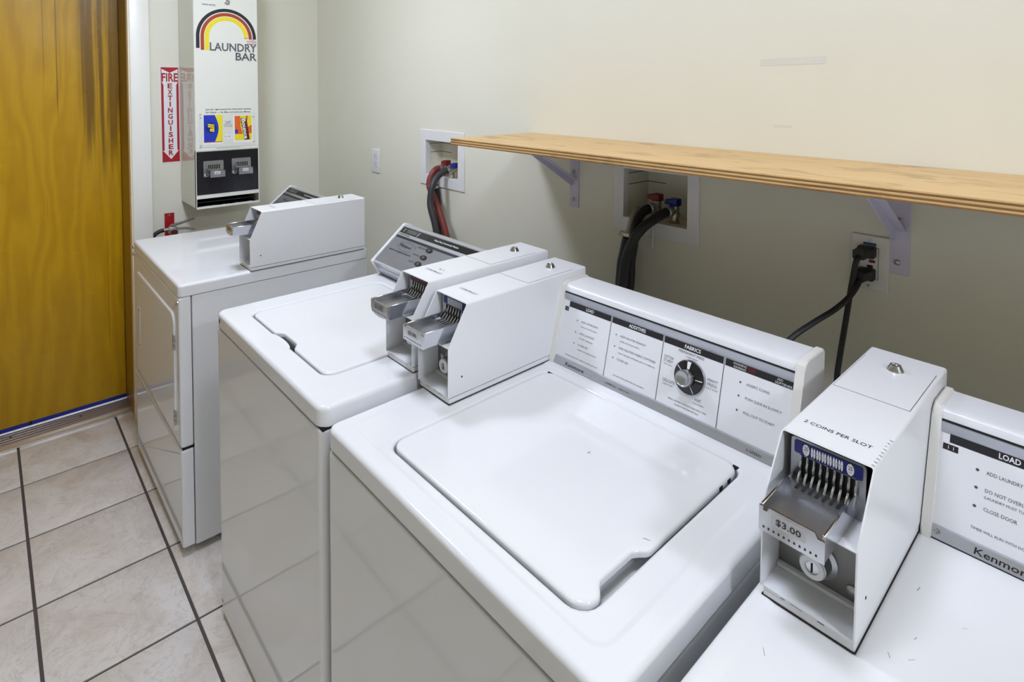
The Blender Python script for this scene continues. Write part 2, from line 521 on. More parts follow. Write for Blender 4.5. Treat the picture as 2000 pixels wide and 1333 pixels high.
# ceiling lamps: two round opal domes
for k, (lx, ly, st) in enumerate(LIGHT_SPOTS):
    t_ = thing('ceiling_light', (lx, ly, ROOM_Z), ('round opal dome ceiling lamp nearest the amber door', 'round opal dome ceiling lamp above the central washer', 'round opal dome ceiling lamp farthest from the door')[k], 'lamp', 'ceiling lamps')
    bm = BM(); lathe(bm, (lx, ly, ROOM_Z - .03), (0, 0, 1), [(.175, 0), (.18, .004), (.18, .03)], 32)
    part('base', bm, M['alu'], t_)
    e = mat('lit opal dome %d' % k, (.9, .9, .9), .4, emit=(LIGHT_COLOR, st))
    bm = BM(); lathe(bm, (lx, ly, ROOM_Z - .03), (0, 0, -1), [(.165, 0), (.16, .03), (.135, .055), (.09, .073), (.04, .082), (.004, .084)], 32)
    part('dome', bm, e, t_)

# ================================================================== SHELF AND BRACKETS
SX0, SX1, SY, SZ = 1.7284, 4.1684, -.3566, 1.3915
sh = thing('plywood_shelf', ((SX0 + SX1) / 2, SY / 2, SZ - .0205), 'long honey plywood shelf with bare layered front edge on white brackets', 'shelf')
zs = [0, .0032, .0070, .0102, .0140, .0175, .0205]
for k in range(6):
    bm = BM(); e = (.0, .0006, .0002, .0008, .0010, .0004)[k]
    box(bm, SX0 + e, SX1, SY + e, -.001, SZ - .0205 + zs[k], SZ - .0205 + zs[k + 1], .0002, 1)
    part('ply', bm, (M['ply_dark'], M['ply_light'], M['ply_dark'], M['ply_light'], M['ply_dark'], M['veneer'])[k], sh, ('brown bottom ply', 'pale ply', 'brown ply', 'pale ply', 'brown ply', 'honey top veneer')[k])
def bracket(cx, w, label, zb=1.160):
    b = thing('shelf_bracket', (cx, 0, zb), label, 'bracket', 'white shelf brackets')
    ZT = SZ - .0205
    bm = BM(); box(bm, cx - w, cx + w, -.003, 0, zb, ZT, .0012, 1); part('wall_plate', bm, M['bracket'], b)
    bm = BM(); box(bm, cx - w, cx + w, -.25, -.003, ZT - .003, ZT - .0002, .0008, 1); part('shelf_plate', bm, M['bracket'], b)
    fr = F((cx - .011, 0, 0), (0, -1, 0), (0, 0, 1))
    bm = BM(); poly(bm, fr, [(.003, 1.228), (.003, 1.250), (.205, ZT - .003), (.232, ZT - .003)], 0, -.003)
    poly(bm, fr, [(.003, 1.250), (.0035, 1.253), (.202, ZT - .003), (.205, ZT - .003)], 0, -.022)
    part('strut', bm, M['bracket'], b)
    for zz in (zb + .026, zb + .116):
        bm = BM(); lathe(bm, (cx - .002, -.003, zz), (0, -1, 0), [(.0065, 0), (.0062, .0015), (.004, .0032), (.0018, .0034), (.0018, .002)], 14)
        part('screw', bm, M['zinc'], b)
bracket(1.931, .0195, 'white metal shelf bracket under the left end of the plywood shelf')
bracket(2.831, .0190, 'white metal shelf bracket beside the outlet with the black plugs', 1.157)

bracket(3.731, .0190, 'white metal shelf bracket at the far right end of the plywood shelf', 1.158)

# ================================================================== VALVE BOXES
def valve_box(b, outer, depth, label):
    x0, x1, z0, z1 = b; X0, X1, Z0, Z1 = outer
    t_ = thing('valve_box', ((x0 + x1) / 2, 0, Z0), label, 'valve box', 'recessed laundry valve boxes')
    bm = BM()
    o = [V((X0, 0, Z0)), V((X1, 0, Z0)), V((X1, 0, Z1)), V((X0, 0, Z1))]
    def ring(a, b_, c, d, y): return [V((a, y, c)), V((b_, y, c)), V((b_, y, d)), V((a, y, d))]
    loft(bm, [ring(X0, X1, Z0, Z1, 0), ring(X0, X1, Z0, Z1, -.004), ring(X0 + .002, X1 - .002, Z0 + .002, Z1 - .002, -.006),
              ring(x0 + .002, x1 - .002, z0 + .002, z1 - .002, -.006), ring(x0 + .003, x1 - .003, z0 + .003, z1 - .003, -.004),
              ring(x0 + .003, x1 - .003, z0 + .003, z1 - .003, .018), ring(x0, x1, z0, z1, .018), ring(x0, x1, z0, z1, 0)], False, False)
    part('frame', bm, M['plate'], t_, sharp=25)
    bm = BM(); box(bm, x0, x1, depth, depth + .006, z0, z1); part('back_panel', bm, M['wall'], t_)
    bm = BM(); box(bm, x0 - .006, x0 + .0005, .018, depth, z0, z1); part('side_panel', bm, M['wall'], t_)
    bm = BM(); box(bm, x1 - .0005, x1 + .006, .018, depth, z0, z1); part('side_panel', bm, M['wall'], t_)
    bm = BM(); box(bm, x0, x1, .018, depth, z0 - .006, z0 + .0005); part('bottom_panel', bm, M['tan'], t_)
    bm = BM(); box(bm, x0, x1, .018, depth, z1 - .0005, z1 + .006); part('top_panel', bm, M['wall'], t_)
    for zz in (z0 + .096, z1 - .022):                       # joints between the lining boards
        bm = BM(); box(bm, x0 + .0005, x0 + .0012, .022, depth, zz, zz + .0022); part('lining_joint', bm, M['grey_print'], t_)
        bm = BM(); box(bm, x0 + .0005, x0 + .30 * (x1 - x0), depth - .0008, depth - .0001, zz - .001, zz + .0012); part('lining_joint', bm, M['grey_print'], t_)
    return t_
def valve(x, y, z0, ztop, color, label):
    """quarter-turn valve: supply stub from the box floor, body, front outlet, handle"""
    t_ = thing('water_valve', (x, y, z0), label, 'valve', 'laundry water valves')
    bm = BM(); lathe(bm, (x, y, z0), (0, 0, 1), [(.017, 0), (.017, .004), (.011, .006), (.011, .018), (.0145, .019), (.0145, .03), (.012, .031), (.012, ztop - z0 - .022)], 18)
    part('body', bm, M['brass'], t_)
    bm = BM(); lathe(bm, (x, y, z0 + .036), (0, -1, 0), [(.009, 0), (.009, .016), (.013, .017), (.013, .030), (.011, .032)], 18)
    part('outlet', bm, M['zinc'], t_)
    bm = BM(); box(bm, x - .013, x + .013, y - .014, y + .014, ztop - .022, ztop, .003, 2)
    box(bm, x - .030, x - .010, y - .009, y + .009, ztop - .020, ztop - .005, .003, 2)
    part('handle', bm, M[color], t_)
valve_box(B1, (1.045, 1.355, 1.1265, 1.366), .085, 'white framed recessed valve box at the left end of the plywood shelf')
valve_box(B2, (2.092, 2.374, 1.1195, 1.352), .128, 'white framed recessed valve box under the middle of the plywood shelf')
valve(1.187, .034, 1.1687, 1.238, 'red_valve', 'hot water valve with red handle in the left valve box')
valve(1.252, .032, 1.1687, 1.233, 'blue_valve', 'cold water valve with blue handle in the left valve box')
valve(2.214, .045, 1.1607, 1.238, 'red_valve', 'hot water valve with red handle in the right valve box')
valve(2.272, .045, 1.1607, 1.232, 'blue_valve', 'cold water valve with blue handle in the right valve box')

# hoses
def hose(name, pts, r, m_, label, cat='hose', ends=None, group='laundry hoses'):
    t_ = thing(name, pts[-1], label, cat, group)
    bm = BM(); tube(bm, pts, r, 14); part('tube', bm, m_, t_)
    if ends:
        a, b = V(pts[0]), V(pts[1]); d = (b - a).normalized()
        bm = BM(); lathe(bm, a, d, [(r * 1.15, 0), (r * 1.3, .003), (r * 1.3, ends), (r * 1.12, ends + .002)], 18)
        part('coupling', bm, M['zinc'], t_)
    return t_
hose('supply_hose', [(1.187, .012, 1.205), (1.181, -.012, 1.204), (1.181, -.03, 1.193), (1.181, -.048, 1.164), (1.189, -.056, 1.134), (1.217, -.058, 1.101), (1.263, -.06, 1.041), (1.304, -.062, .975), (1.335, -.07, .90), (1.36, -.12, .78), (1.44, -.20, .70)], .0135, M['rubber_red'],
     'dull red water hose dropping from the left valve box', ends=.012)
hose('supply_hose', [(1.252, .010, 1.204), (1.240, -.015, 1.200), (1.235, -.05, 1.18), (1.241, -.08, 1.141), (1.249, -.095, 1.088), (1.262, -.10, 1.057), (1.287, -.10, 1.005), (1.301, -.10, .958), (1.311, -.10, .898), (1.34, -.14, .78), (1.46, -.22, .66)], .0135, M['rubber_grey'],
     'black water hose curving from the blue valve of the left valve box', ends=.014)
t_ = hose('drain_hose', [(1.177, -.022, 1.134), (1.185, -.018, 1.107), (1.194, -.018, 1.054), (1.204, -.02, .991), (1.218, -.022, .918), (1.27, -.06, .84), (1.40, -.18, .74)], .0145, M['rubber'],
     'black drain hose with metal clamp below the left valve box', group='laundry drain hoses')
bm = BM(); lathe(bm, (1.1778, -.0215, 1.131), (.28, .1, -.95), [(.0148, 0), (.0162, .001), (.0162, .011), (.0148, .012)], 18); part('clamp', bm, M['zinc'], t_)
hose('supply_hose', [(2.213, .018, 1.197), (2.208, -.005, 1.196), (2.211, -.045, 1.179), (2.215, -.07, 1.151), (2.222, -.085, 1.114), (2.216, -.088, 1.062), (2.214, -.09, .989), (2.2, -.09, .88), (2.3, -.2, .70)], .0135, M['rubber'],
     'black water hose from the red valve of the right valve box', ends=.012)
hose('supply_hose', [(2.271, .018, 1.197), (2.269, -.005, 1.196), (2.267, -.055, 1.184), (2.258, -.095, 1.165), (2.244, -.12, 1.129), (2.23, -.13, 1.078), (2.222, -.135, 1.001), (2.2, -.13, .90), (2.34, -.22, .72)], .0135, M['rubber'],
     'black water hose arching from the blue valve of the right valve box', ends=.014)
t_ = hose('drain_hose', [(2.181, -.050, 1.118), (2.172, -.045, 1.073), (2.163, -.042, 1.025), (2.158, -.042, .962), (2.18, -.08, .86), (2.28, -.19, .70)], lambda s: .0175 + .006 * min(1, s * 3), M['drain'],
     'wide navy drain hose below the right valve box', group='laundry drain hoses')
bm = BM(); tube(bm, [(2.166, .014, 1.186), (2.175, -.014, 1.172), (2.180, -.034, 1.152), (2.181, -.049, 1.115)], .0125, 14); part('standpipe_end', bm, M['clear_tube'], t_)
bm = BM(); lathe(bm, (2.181, -.0485, 1.118), (0, .1, 1), [(.0178, 0), (.0195, .001), (.0195, .011), (.0178, .012)], 18)
box(bm, 2.150, 2.168, -.058, -.044, 1.117, 1.130, .002, 1); part('clamp', bm, M['brass'], t_)
bm = BM(); tube(bm, [(2.234, -.0075, 1.166), (2.2365, -.010, 1.150), (2.235, -.0085, 1.128), (2.233, -.0085, 1.108), (2.232, -.0085, 1.090)], .0028, 8)
tube(bm, [(2.2365, -.009, 1.130), (2.243, -.009, 1.127), (2.246, -.009, 1.124)], .0032, 8, 4)
part('cable_tie', bm, M['plate'], None, 'loose white cable tie hanging from the right valve box', 'cable tie')

# ================================================================== OUTLETS, PLUGS, CORDS
OX, OZ = .6555, 1.187
t_ = thing('wall_outlet', (OX, 0, OZ - .0587), 'white duplex wall outlet left of the left valve box', 'outlet', 'wall outlets')
bm = BM(); box(bm, OX - .0355, OX + .0355, -.006, 0, OZ - .0587, OZ + .0587, .003, 3); part('plate', bm, M['plate'], t_)
fr = F((OX, -.006, OZ), (1, 0, 0), (0, 0, 1))
for zz in (.0195, -.0195):
    bm = BM(); poly(bm, fr, [(u, v + zz) for u, v in rrect(-.0165, .0165, -.0145, .0145, .008)], -.001, .0015); r_ = part('receptacle', bm, M['plate'], t_)
    bm = BM()
    rect(bm, fr, -.0075, -.0050, zz + .001, zz + .0095, .0014, .0018); rect(bm, fr, .0050, .0070, zz + .001, zz + .0085, .0014, .0018)
    poly(bm, fr, ellipse(0, zz - .0065, .0026, .0030, 12), .0014, .0018)
    part('slots', bm, M['void'], r_)
    bm = BM(); u = [(a * 1.04, (b) * 1.05 + zz) for a, b in rrect(-.0165, .0165, -.0145, .0145, .008)]; poly(bm, fr, u, -.0005, .0003); part('receptacle_gap', bm, M['grey_print'], t_)
bm = BM(); lathe(bm, (OX, -.006, OZ), (0, -1, 0), [(.0032, 0), (.0030, .001), (.0010, .0014)], 12); part('screw', bm, M['plate'], t_)

OX, OZ = 2.7783, 1.1716
t_ = thing('wall_outlet', (OX, 0, OZ - .060), 'aged rectangular safety outlet with two black plugs beside the shelf bracket', 'outlet', 'wall outlets')
bm = BM(); box(bm, OX - .0365, OX + .0365, -.007, 0, OZ - .060, OZ + .060, .003, 3); part('plate', bm, M['plate_dirty'], t_)
fr = F((OX, -.007, OZ), (1, 0, 0), (0, 0, 1))
bm = BM(); poly(bm, fr, rrect(-.0178, .0178, -.0350, .0350, .002), -.001, .0004); part('insert_gap', bm, M['grey_print'], t_)
bm = BM(); poly(bm, fr, rrect(-.0168, .0168, -.0338, .0338, .002), -.001, .0016); part('insert', bm, M['plate_dirty'], t_)
bm = BM(); rect(bm, fr, .000, .0115, .0015, .0075, .0012, .0028); part('reset_button', bm, M['red_valve'], t_)
bm = BM(); rect(bm, fr, -.0035, .0075, -.0105, -.0045, .0012, .0028); part('test_button', bm, M['rubber'], t_)
bm = BM(); rect(bm, fr, -.0125, .0125, .0385, .0445, .0002, .0006); part('sticker', bm, mat('blue sticker', (.035, .10, .28), .4), t_, 'small blue sticker')
for zz in (.0505, -.0505):
    bm = BM(); lathe(bm, fr.p(0, zz, 0), (0, -1, 0), [(.0036, 0), (.0033, .001), (.001, .0014)], 12); part('screw', bm, M['zinc'], t_)
def cord(zp, pts, label, tilt):
    t_ = thing('power_cord', pts[-1], label, 'power cord', 'black power cords')
    bm = BM(); cx = OX - .003
    loft(bm, [[V((cx + u, -.009, zp + v)) for u, v in rrect(-.0165, .0165, -.0125, .0125, .004)],
              [V((cx + u, -.024, zp + v)) for u, v in rrect(-.0165, .0165, -.0125, .0125, .004)],
              [V((cx + u * .92, -.027, zp + v * .9)) for u, v in rrect(-.0165, .0165, -.0125, .0125, .004)],
              [V((cx - .004 + u * .78, -.033, zp + v * .75 - .001)) for u, v in rrect(-.0165, .0165, -.0125, .0125, .004)],
              [V((cx - .007 + u * .70, -.046, zp + v * .80 - .003)) for u, v in rrect(-.0165, .0165, -.0125, .0125, .004)]])
    part('plug', bm, M['rubber'], t_)
    bm = BM(); tube(bm, [(cx - .006, -.038, zp - .004)] + pts, .0062, 10, flat=.8); part('cable', bm, M['rubber'], t_)
cord(1.197, [(2.766, -.052, 1.180), (2.761, -.052, 1.143), (2.757, -.056, 1.102), (2.754, -.06, 1.063), (2.751, -.07, 1.013), (2.749, -.08, .971), (2.748, -.09, .92), (2.76, -.12, .80), (2.9, -.23, .66)],
     'black power cord hanging straight down from the upper plug', 0)
cord(1.148, [(2.771, -.055, 1.132), (2.763, -.08, 1.108), (2.746, -.11, 1.084), (2.72, -.15, 1.059), (2.694, -.20, 1.030), (2.67, -.245, .98), (2.66, -.262, .88), (2.66, -.275, .78)],
     'black power cord from the lower plug running left behind the console', 0)

# old tape left on the wall
fr = F((2.527, 0, 1.6145), (1, 0, .022), (0, 0, 1))
bm = BM(); poly(bm, fr, [(0, -.0085), (.040, -.0078), (.09, -.0088), (.151, -.0092), (.1515, .009), (.10, .0086), (.05, .0098), (.001, .0080)], 0.0, .0006)
part('tape_strip', bm, M['tape'], None, 'faded strip of old tape on the wall above the shelf', 'tape')
fr = F((2.575, 0, 1.459), (1, 0, .01), (0, 0, 1))
bm = BM(); poly(bm, fr, [(-.012, -.003), (.030, -.0035), (.031, .0035), (-.011, .003)], 0, .0005)
part('tape_strip', bm, M['tape'], None, 'small scrap of old tape on the wall just above the shelf', 'tape')

# ================================================================== MACHINES
def deck(bm, x0, x1, y0, y1, zt, lip, r=.011, rc=.022, emb=None, hole=None, hr=.03, hdepth=.012):
    """pressed-steel top: skirt, rolled edge, optional shallow embossed field and lid opening"""
    L = [rloop(x0 + .003, x1 - .003, y0 + .003, y1 - .003, rc - .003, zt - lip), rloop(x0, x1, y0, y1, rc, zt - lip + .003), rloop(x0, x1, y0, y1, rc, zt - r)]
    for k in range(1, 6):
        a = math.radians(90 * k / 5); i = r * (1 - math.cos(a))
        L.append(rloop(x0 + i, x1 - i, y0 + i, y1 - i, max(rc - i, .004), zt - r + r * math.sin(a)))
    L.append(rloop(x0 + r + .004, x1 - r - .004, y0 + r + .004, y1 - r - .004, .012, zt))
    if emb:
        a, b, c, d = emb
        L.append(rloop(a, b, c, d, .03, zt)); L.append(rloop(a + .003, b - .003, c + .003, d - .003, .028, zt - .0004)); L.append(rloop(a + .008, b - .008, c + .008, d - .008, .024, zt - .0014))
        L.append(rloop(a + .011, b - .011, c + .011, d - .011, .022, zt - .0016)); zt -= .0016
    if hole:
        a, b, c, d = hole
        L.append(rloop(a - .008, b + .008, c - .008, d + .008, hr + .008, zt)); L.append(rloop(a - .005, b + .005, c - .005, d + .005, hr + .005, zt - .0004))
        L.append(rloop(a - .0015, b + .0015, c - .0015, d + .0015, hr + .0015, zt - .003)); L.append(rloop(a, b, c, d, hr, zt - .006)); L.append(rloop(a, b, c, d, hr, zt - hdepth))
    loft(bm, L)

def offset_loop(pts, d, z):
    n = len(pts); out = []
    for i in range(n):
        p, q, r_ = pts[i - 1], pts[i], pts[(i + 1) % n]
        t1 = (q[0] - p[0], q[1] - p[1]); t2 = (r_[0] - q[0], r_[1] - q[1])
        l1 = math.hypot(*t1) or 1e-9; l2 = math.hypot(*t2) or 1e-9
        nx = -(t1[1] / l1 + t2[1] / l2); ny = (t1[0] / l1 + t2[0] / l2)
        l = math.hypot(nx, ny) or 1
        out.append(V((q[0] + nx / l * d, q[1] + ny / l * d, z)))
    return out

def lid_mesh(bm, x0, x1, y0, y1, r, z, notch, thick=.011):
    """lid with rolled edges and a finger notch cut into one side; notch = (side, a, b, depth)"""
    pts = []
    side, a, b, dp = notch
    n = 6
    for cx, cy, a0, nm in ((x1 - r, y1 - r, 0, 'top'), (x0 + r, y1 - r, 90, 'left'), (x0 + r, y0 + r, 180, 'front'), (x1 - r, y0 + r, 270, 'right')):
        for k in range(n + 1):
            an = math.radians(a0 + 90 * k / n); pts.append((cx + r * math.cos(an), cy + r * math.sin(an)))
        if nm == side:
            for s in (0, .06, .13, .2, .26, .5, .74, .8, .87, .94, 1):
                w = min(1, max(0, min(s, 1 - s) / .22)); w = w * w * (3 - 2 * w)
                if side == 'front': pts.append((a + (b - a) * s, y0 + dp * w))
                if side == 'right': pts.append((x1 - dp * w, a + (b - a) * s))
    L = [offset_loop(pts, 0, z - thick), offset_loop(pts, 0, z - .005), offset_loop(pts, .0006, z - .0028), offset_loop(pts, .002, z - .0012), offset_loop(pts, .0045, z - .0003), offset_loop(pts, .008, z), offset_loop(pts, .011, z)]
    loft(bm, L)

def cabinet(bm, x0, x1, y0, y1, z0, z1, rc=.02):
    loft(bm, [rloop(x0 + .004, x1 - .004, y0 + .004, y1 - .004, rc, z0), rloop(x0, x1, y0, y1, rc, z0 + .004), rloop(x0, x1, y0, y1, rc, z1 - .006),
              rloop(x0 + .0015, x1 - .0015, y0 + .0015, y1 - .0015, rc, z1 - .0015), rloop(x0 + .005, x1 - .005, y0 + .005, y1 - .005, rc, z1)])

def feet(parent, x0, x1, y0, y1, h=.022):
    for xx in (x0 + .05, x1 - .05):
        for yy in (y0 + .06, y1 - .05):
            bm = BM(); lathe(bm, (xx, yy, 0), (0, 0, 1), [(.017, 0), (.019, .006), (.012, .010), (.012, h)], 14)
            part('foot', bm, M['cap'], parent)

def ksign(fr_y, fr_z): pass

# ---- keyboard-style console shared by the two older machines
def old_console(parent, x0, x1, yf, zb, yt, zt, yb):
    e = V((0, yt - yf, zt - zb)); fr = F((x0, yf, zb), (1, 0, 0), e)
    W_ = x1 - x0
    sec = F((x0, 0, 0), (0, 1, 0), (0, 0, 1))                 # section plane, normal +x
    def S_(s, rec): p = fr.p(0, s, -rec); return (p.y, p.z)
    bm = BM()
    pr = [S_(.173, .004), S_(.183, .003), S_(.188, .006), (yt + .012, zt - .0015), (yb - .006, zt - .002), (yb, zt - .008), (yb, zb), (yf + .05, zb), S_(.02, .03), S_(.173, .03)]
    poly(bm, sec, pr, .011, W_ - .011)
    con = part('console', bm, M['cover'], parent, 'white backsplash console with printed panel')
    for a, b in ((0, .0125), (W_ - .0155, W_)):
        bm = BM(); poly(bm, sec, [(yf - .002, zb - .001), (yf + .001, zb + .012), S_(.176, -.001), S_(.187, .000), S_(.192, .006), (yt + .014, zt + .0015), (yb - .004, zt + .001), (yb + .002, zt - .005), (yb + .004, zb - .001)], a, b)
        bmesh.ops.bevel(bm, geom=[ed for ed in bm.edges if abs((ed.verts[0].co - ed.verts[1].co).x) < 1e-6], offset=.0018, segments=2, affect='EDGES')
        part('end_cap', bm, M['cap'], con)
    bm = BM(); rect(bm, fr, .0125, W_ - .0155, .018, .156, -.014, -.008); part('panel', bm, M['panel'], con)
    bm = BM(); poly(bm, sec, [S_(.154, .0078), S_(.156, .0055), S_(.169, .0020), S_(.1705, .004), S_(.1705, .016), S_(.154, .016)], .0125, W_ - .0155); part('top_strip', bm, M['alu'], con)
    bm = BM(); poly(bm, sec, [S_(.0015, .004), S_(.004, .0015), S_(.019, .0048), S_(.0212, .0078), S_(.0212, .016), S_(.0015, .016)], .0125, W_ - .0155); part('bottom_strip', bm, M['alu'], con)
    bm = BM(); rect(bm, fr, .011, W_ - .014, .1703, .1735, -.016, -.0035); part('shadow_gap', bm, M['void'], con)
    bm = BM(); rect(bm, fr, .002, W_ - .002, -.004, .0016, -.016, -.003); part('shadow_gap', bm, M['void'], con)
    return con, fr
PH = -.0077          # print height on the recessed panel

# ================================================================== DRYER by the door
X0, X1, YF, YB, ZT = .3882, 1.1239, -.9907, -.3066, .9073
dr = thing('clothes_dryer', ((X0 + X1) / 2, (YF + YB) / 2, 0), 'white front-loading clothes dryer standing next to the amber door', 'dryer')
bm = BM(); cabinet(bm, X0 + .003, X1 - .003, YF + .040, YB, .022, ZT - .0415, .006); part('cabinet', bm, M['enamel'], dr, wn=True)
bm = BM(); deck(bm, X0, X1, YF, YB, ZT, .0405, .009, .014); part('top', bm, M['enamel'], dr, wn=True)
frd = F((X0, YF, 0), (1, 0, 0), (0, 0, 1))
def front_panel(z0, z1, name):
    bm = BM(); fz = .036
    pts = rrect(.001, X1 - X0 - .001, z0, z1, .008, 3)
    def lp(d, h): return [frd.p(p.x, p.y, h) for p in offset_loop(pts, d, 0)]
    loft(bm, [lp(0, -fz), lp(0, -.010), lp(.001, -.005), lp(.003, -.002), lp(.007, -.0004), lp(.011, 0)])
    return part(name, bm, M['enamel'], dr, wn=True)
up = front_panel(.3665, .8655, 'front_panel')
low = front_panel(.028, .3590, 'lower_panel')
bm = BM(); box(bm, X0 + .006, X1 - .006, YF + .006, YF + .045, .357, .3685); part('panel_gap', bm, M['void'], dr)
# the loading door: a wide panel with rounded upper corners, proud of the front
bm = BM(); pts = rrect(.068, .684, .392, .800, .038, 6)
def lp(d, h): return [frd.p(p.x, p.y, h) for p in offset_loop(pts, d, 0)]
loft(bm, [lp(-.003, -.004), lp(-.003, .0006), lp(0, .0006), lp(0, .0015), lp(.001, .0034), lp(.003, .0044), lp(.008, .0048), lp(.012, .0048)])
dd = part('door', bm, M['enamel'], dr, wn=True)
bm = BM(); poly(bm, frd, rrect(.104, .140, .498, .662, .006), .0046, .0056); hf = part('handle', bm, M['enamel'], dd, 'recessed door pull')
bm = BM(); poly(bm, frd, rrect(.111, .134, .508, .652, .004), .0055, .0061); part('handle_recess', bm, M['grey_print'], dd)
bm = BM(); poly(bm, frd, rrect(.1165, .1335, .512, .648, .004), .0060, .0066); part('handle_bottom', bm, M['trim'], dd)
for zz in (.705, .452):
    bm = BM()
    for k in range(3): cyl(bm, frd.p(.683, zz - .024 + k * .0165, .0030), frd.p(.683, zz - .024 + k * .0165 + .015, .0030), .0045, n=12)
    rect(bm, frd, .671, .682, zz - .024, zz + .024, .0035, .0062)
    part('hinge', bm, M['steel'], dd)
for u, zz in ((.012, .882), (.012, .853), (X1 - X0 - .012, .848)):
    bm = BM(); lathe(bm, frd.p(u, zz, -.001), (0, -1, 0), [(.0075, 0), (.0070, .003), (.0045, .0052), (.001, .0058)], 14); part('screw', bm, M['zinc'], dr)
feet(dr, X0, X1, YF + .04, YB)
# slanted electronic console, shared by the dryer and the newer washer
def slant_console(parent, x0, x1, y_off, zb, logo=True):
    sec = F((x0, y_off, zb), (0, 1, 0), (0, 0, 1)); W_ = x1 - x0
    # section: base front (0,0), nose (-.033,.049), top (.100,.158), back (.125,.150), back foot (.14,0)
    pr = [(.002, 0), (-.030, .0475), (-.031, .052), (.097, .1555), (.103, .157), (.126, .150), (.138, 0)]
    bm = BM(); poly(bm, sec, pr, .012, W_ - .012)
    con = part('console', bm, M['silver_light'], parent, 'slanted silver control console')
    cp = [(-.003, -.001), (-.035, .0465), (-.0355, .0520), (-.033, .0555), (.095, .160), (.1015, .1615), (.129, .153), (.142, -.001)]
    for a, b in ((0, .013), (W_ - .013, W_)):
        bm = BM(); poly(bm, sec, cp, a, b)
        bmesh.ops.bevel(bm, geom=[ed for ed in bm.edges if abs((ed.verts[0].co - ed.verts[1].co).x) < 1e-6], offset=.002, segments=2, affect='EDGES')
        part('end_cap', bm, M['enamel'], con)
    fr = F((x0, y_off - .031, zb + .052), (1, 0, 0), (0, .128, .1035))
    bm = BM(); rect(bm, fr, .014, W_ - .014, .008, .160, -.004, .0012); part('panel', bm, M['silver'], con)
    bm = BM(); rect(bm, fr, .016, W_ - .016, .1335, .1565, 0, .0018); part('display_band', bm, M['black_gloss'], con)
    bm = BM(); rect(bm, fr, .016, W_ - .016, .1125, .1205, 0, .0016); part('stripe', bm, M['black'], con)
    bm = BM(); rect(bm, fr, .018, W_ - .016, .1225, .1325, 0, .0015); part('light_band', bm, M['alu'], con)
    bm = BM(); rect(bm, fr, .052, .108, .138, .152, .001, .0022); part('display', bm, M['lcd'], con)
    fl = F((x0, y_off + .002, zb), (1, 0, 0), (0, -.032, .0475))
    bm = BM(); rect(bm, fl, .018, W_ - .018, .004, .046, 0, .0015); part('kick_strip', bm, M['alu'], con)
    bm = BM(); rect(bm, fl, .012, W_ - .012, -.003, .0022, -.004, .0018); part('shadow_gap', bm, M['void'], con)
    bm = BM()
    for i, (s_, tx) in enumerate(((.103, 'SUPER CYCLE'), (.0745, 'PERM. PRESS'), (.048, 'DELICATES'))):
        text(bm, fr, tx, .205, s_ - .002, .0048, align='R', h=.0018)
    text(bm, fr, 'HEAVY DUTY COMMERCIAL PRODUCTS', .036, .0610, .0048, width=.128, h=.0018, bold=.02)
    text(bm, fr, 'MICRO CYCLE TIMER', .030, .1255, .0040, h=.0019, bold=.02)
    part('lettering', bm, M['black'], con)
    bm = BM(); text(bm, fr, 'Heavy Duty Commercial Washer' if logo else 'Heavy Duty Commercial Dryer', .212, .1425, .0060, width=.128, h=.0023, bold=.015)
    text(bm, fr, 'ADD', .030, .147, .0040, h=.0023); text(bm, fr, 'MIN', .030, .139, .0040, h=.0023)
    text(bm, fr, 'WASH', .114, .148, .0032, h=.0023); text(bm, fr, 'RINSE', .114, .142, .0032, h=.0023); text(bm, fr, 'SPIN', .114, .1365, .0032, h=.0023)
    part('band_lettering', bm, M['white_print'], con)
    bm = BM(); text(bm, fr, 'Whirlpool', .070, .0850, .0115, width=.070, h=.0018, shear=.25, rot=-.02, bold=.005)
    a = [(.062 + .050 * math.cos(k * .26 - .3) + .05, .0885 + .017 * math.sin(k * .26 - .3)) for k in range(24)]
    for p, q in zip(a[:-1], a[1:]):
        poly(bm, fr, [p, q, (q[0] * .997, q[1] - .0007), (p[0] * .997, p[1] - .0007)], .0018)
    part('emblem', bm, M['black'], con)
    for s_ in (.104, .0748, .0485):
        bm = BM(); poly(bm, fr, ellipse(.227, s_, .0165, .0088), 0, .0030); bt = part('button', bm, M['black_gloss'], con)
        bm = BM(); poly(bm, fr, ellipse(.227, s_, .0062, .0040), .0025, .0040); part('button_centre', bm, M['lcd'], con)
    return con
slant_console(dr, .402, 1.004, -.430, ZT, False)

# ================================================================== FIRST WASHER
X0, X1, YF, YB, ZT = 1.4138, 2.0999, -.9596, -.292, .9058
w1 = thing('washing_machine', ((X0 + X1) / 2, (YF + YB) / 2, 0), 'white top-loading washer with slanted silver console, second machine from the door', 'washer', 'top-loading washers')
bm = BM(); cabinet(bm, X0 + .001, X1 - .001, YF + .0005, YB, .018, ZT - .0475, .016); part('cabinet', bm, M['enamel'], w1, wn=True)
bm = BM(); box(bm, X0 + .005, X1 - .005, YF + .0055, YB - .01, ZT - .049, ZT - .040); part('top_gap', bm, M['void'], w1)
HOLE = (1.497, 1.980, -.8925, -.480)
bm = BM(); deck(bm, X0, X1, YF, YB, ZT, .043, .010, .026, hole=HOLE, hr=.030, hdepth=.03); part('top', bm, M['enamel'], w1, wn=True)
bm = BM(); lid_mesh(bm, HOLE[0] + .004, HOLE[1] - .004, HOLE[2] + .004, HOLE[3] - .004, .027, ZT + .0006, ('front', 1.670, 1.800, .016)); lid = part('lid', bm, M['enamel'], w1, wn=True)
bm = BM(); poly(bm, F((1.735, -.900, ZT), (1, 0, 0), (0, 1, 0)), ellipse(0, 0, .058, .012, 28), .0003); part('finger_dish', bm, M['enamel'], w1)
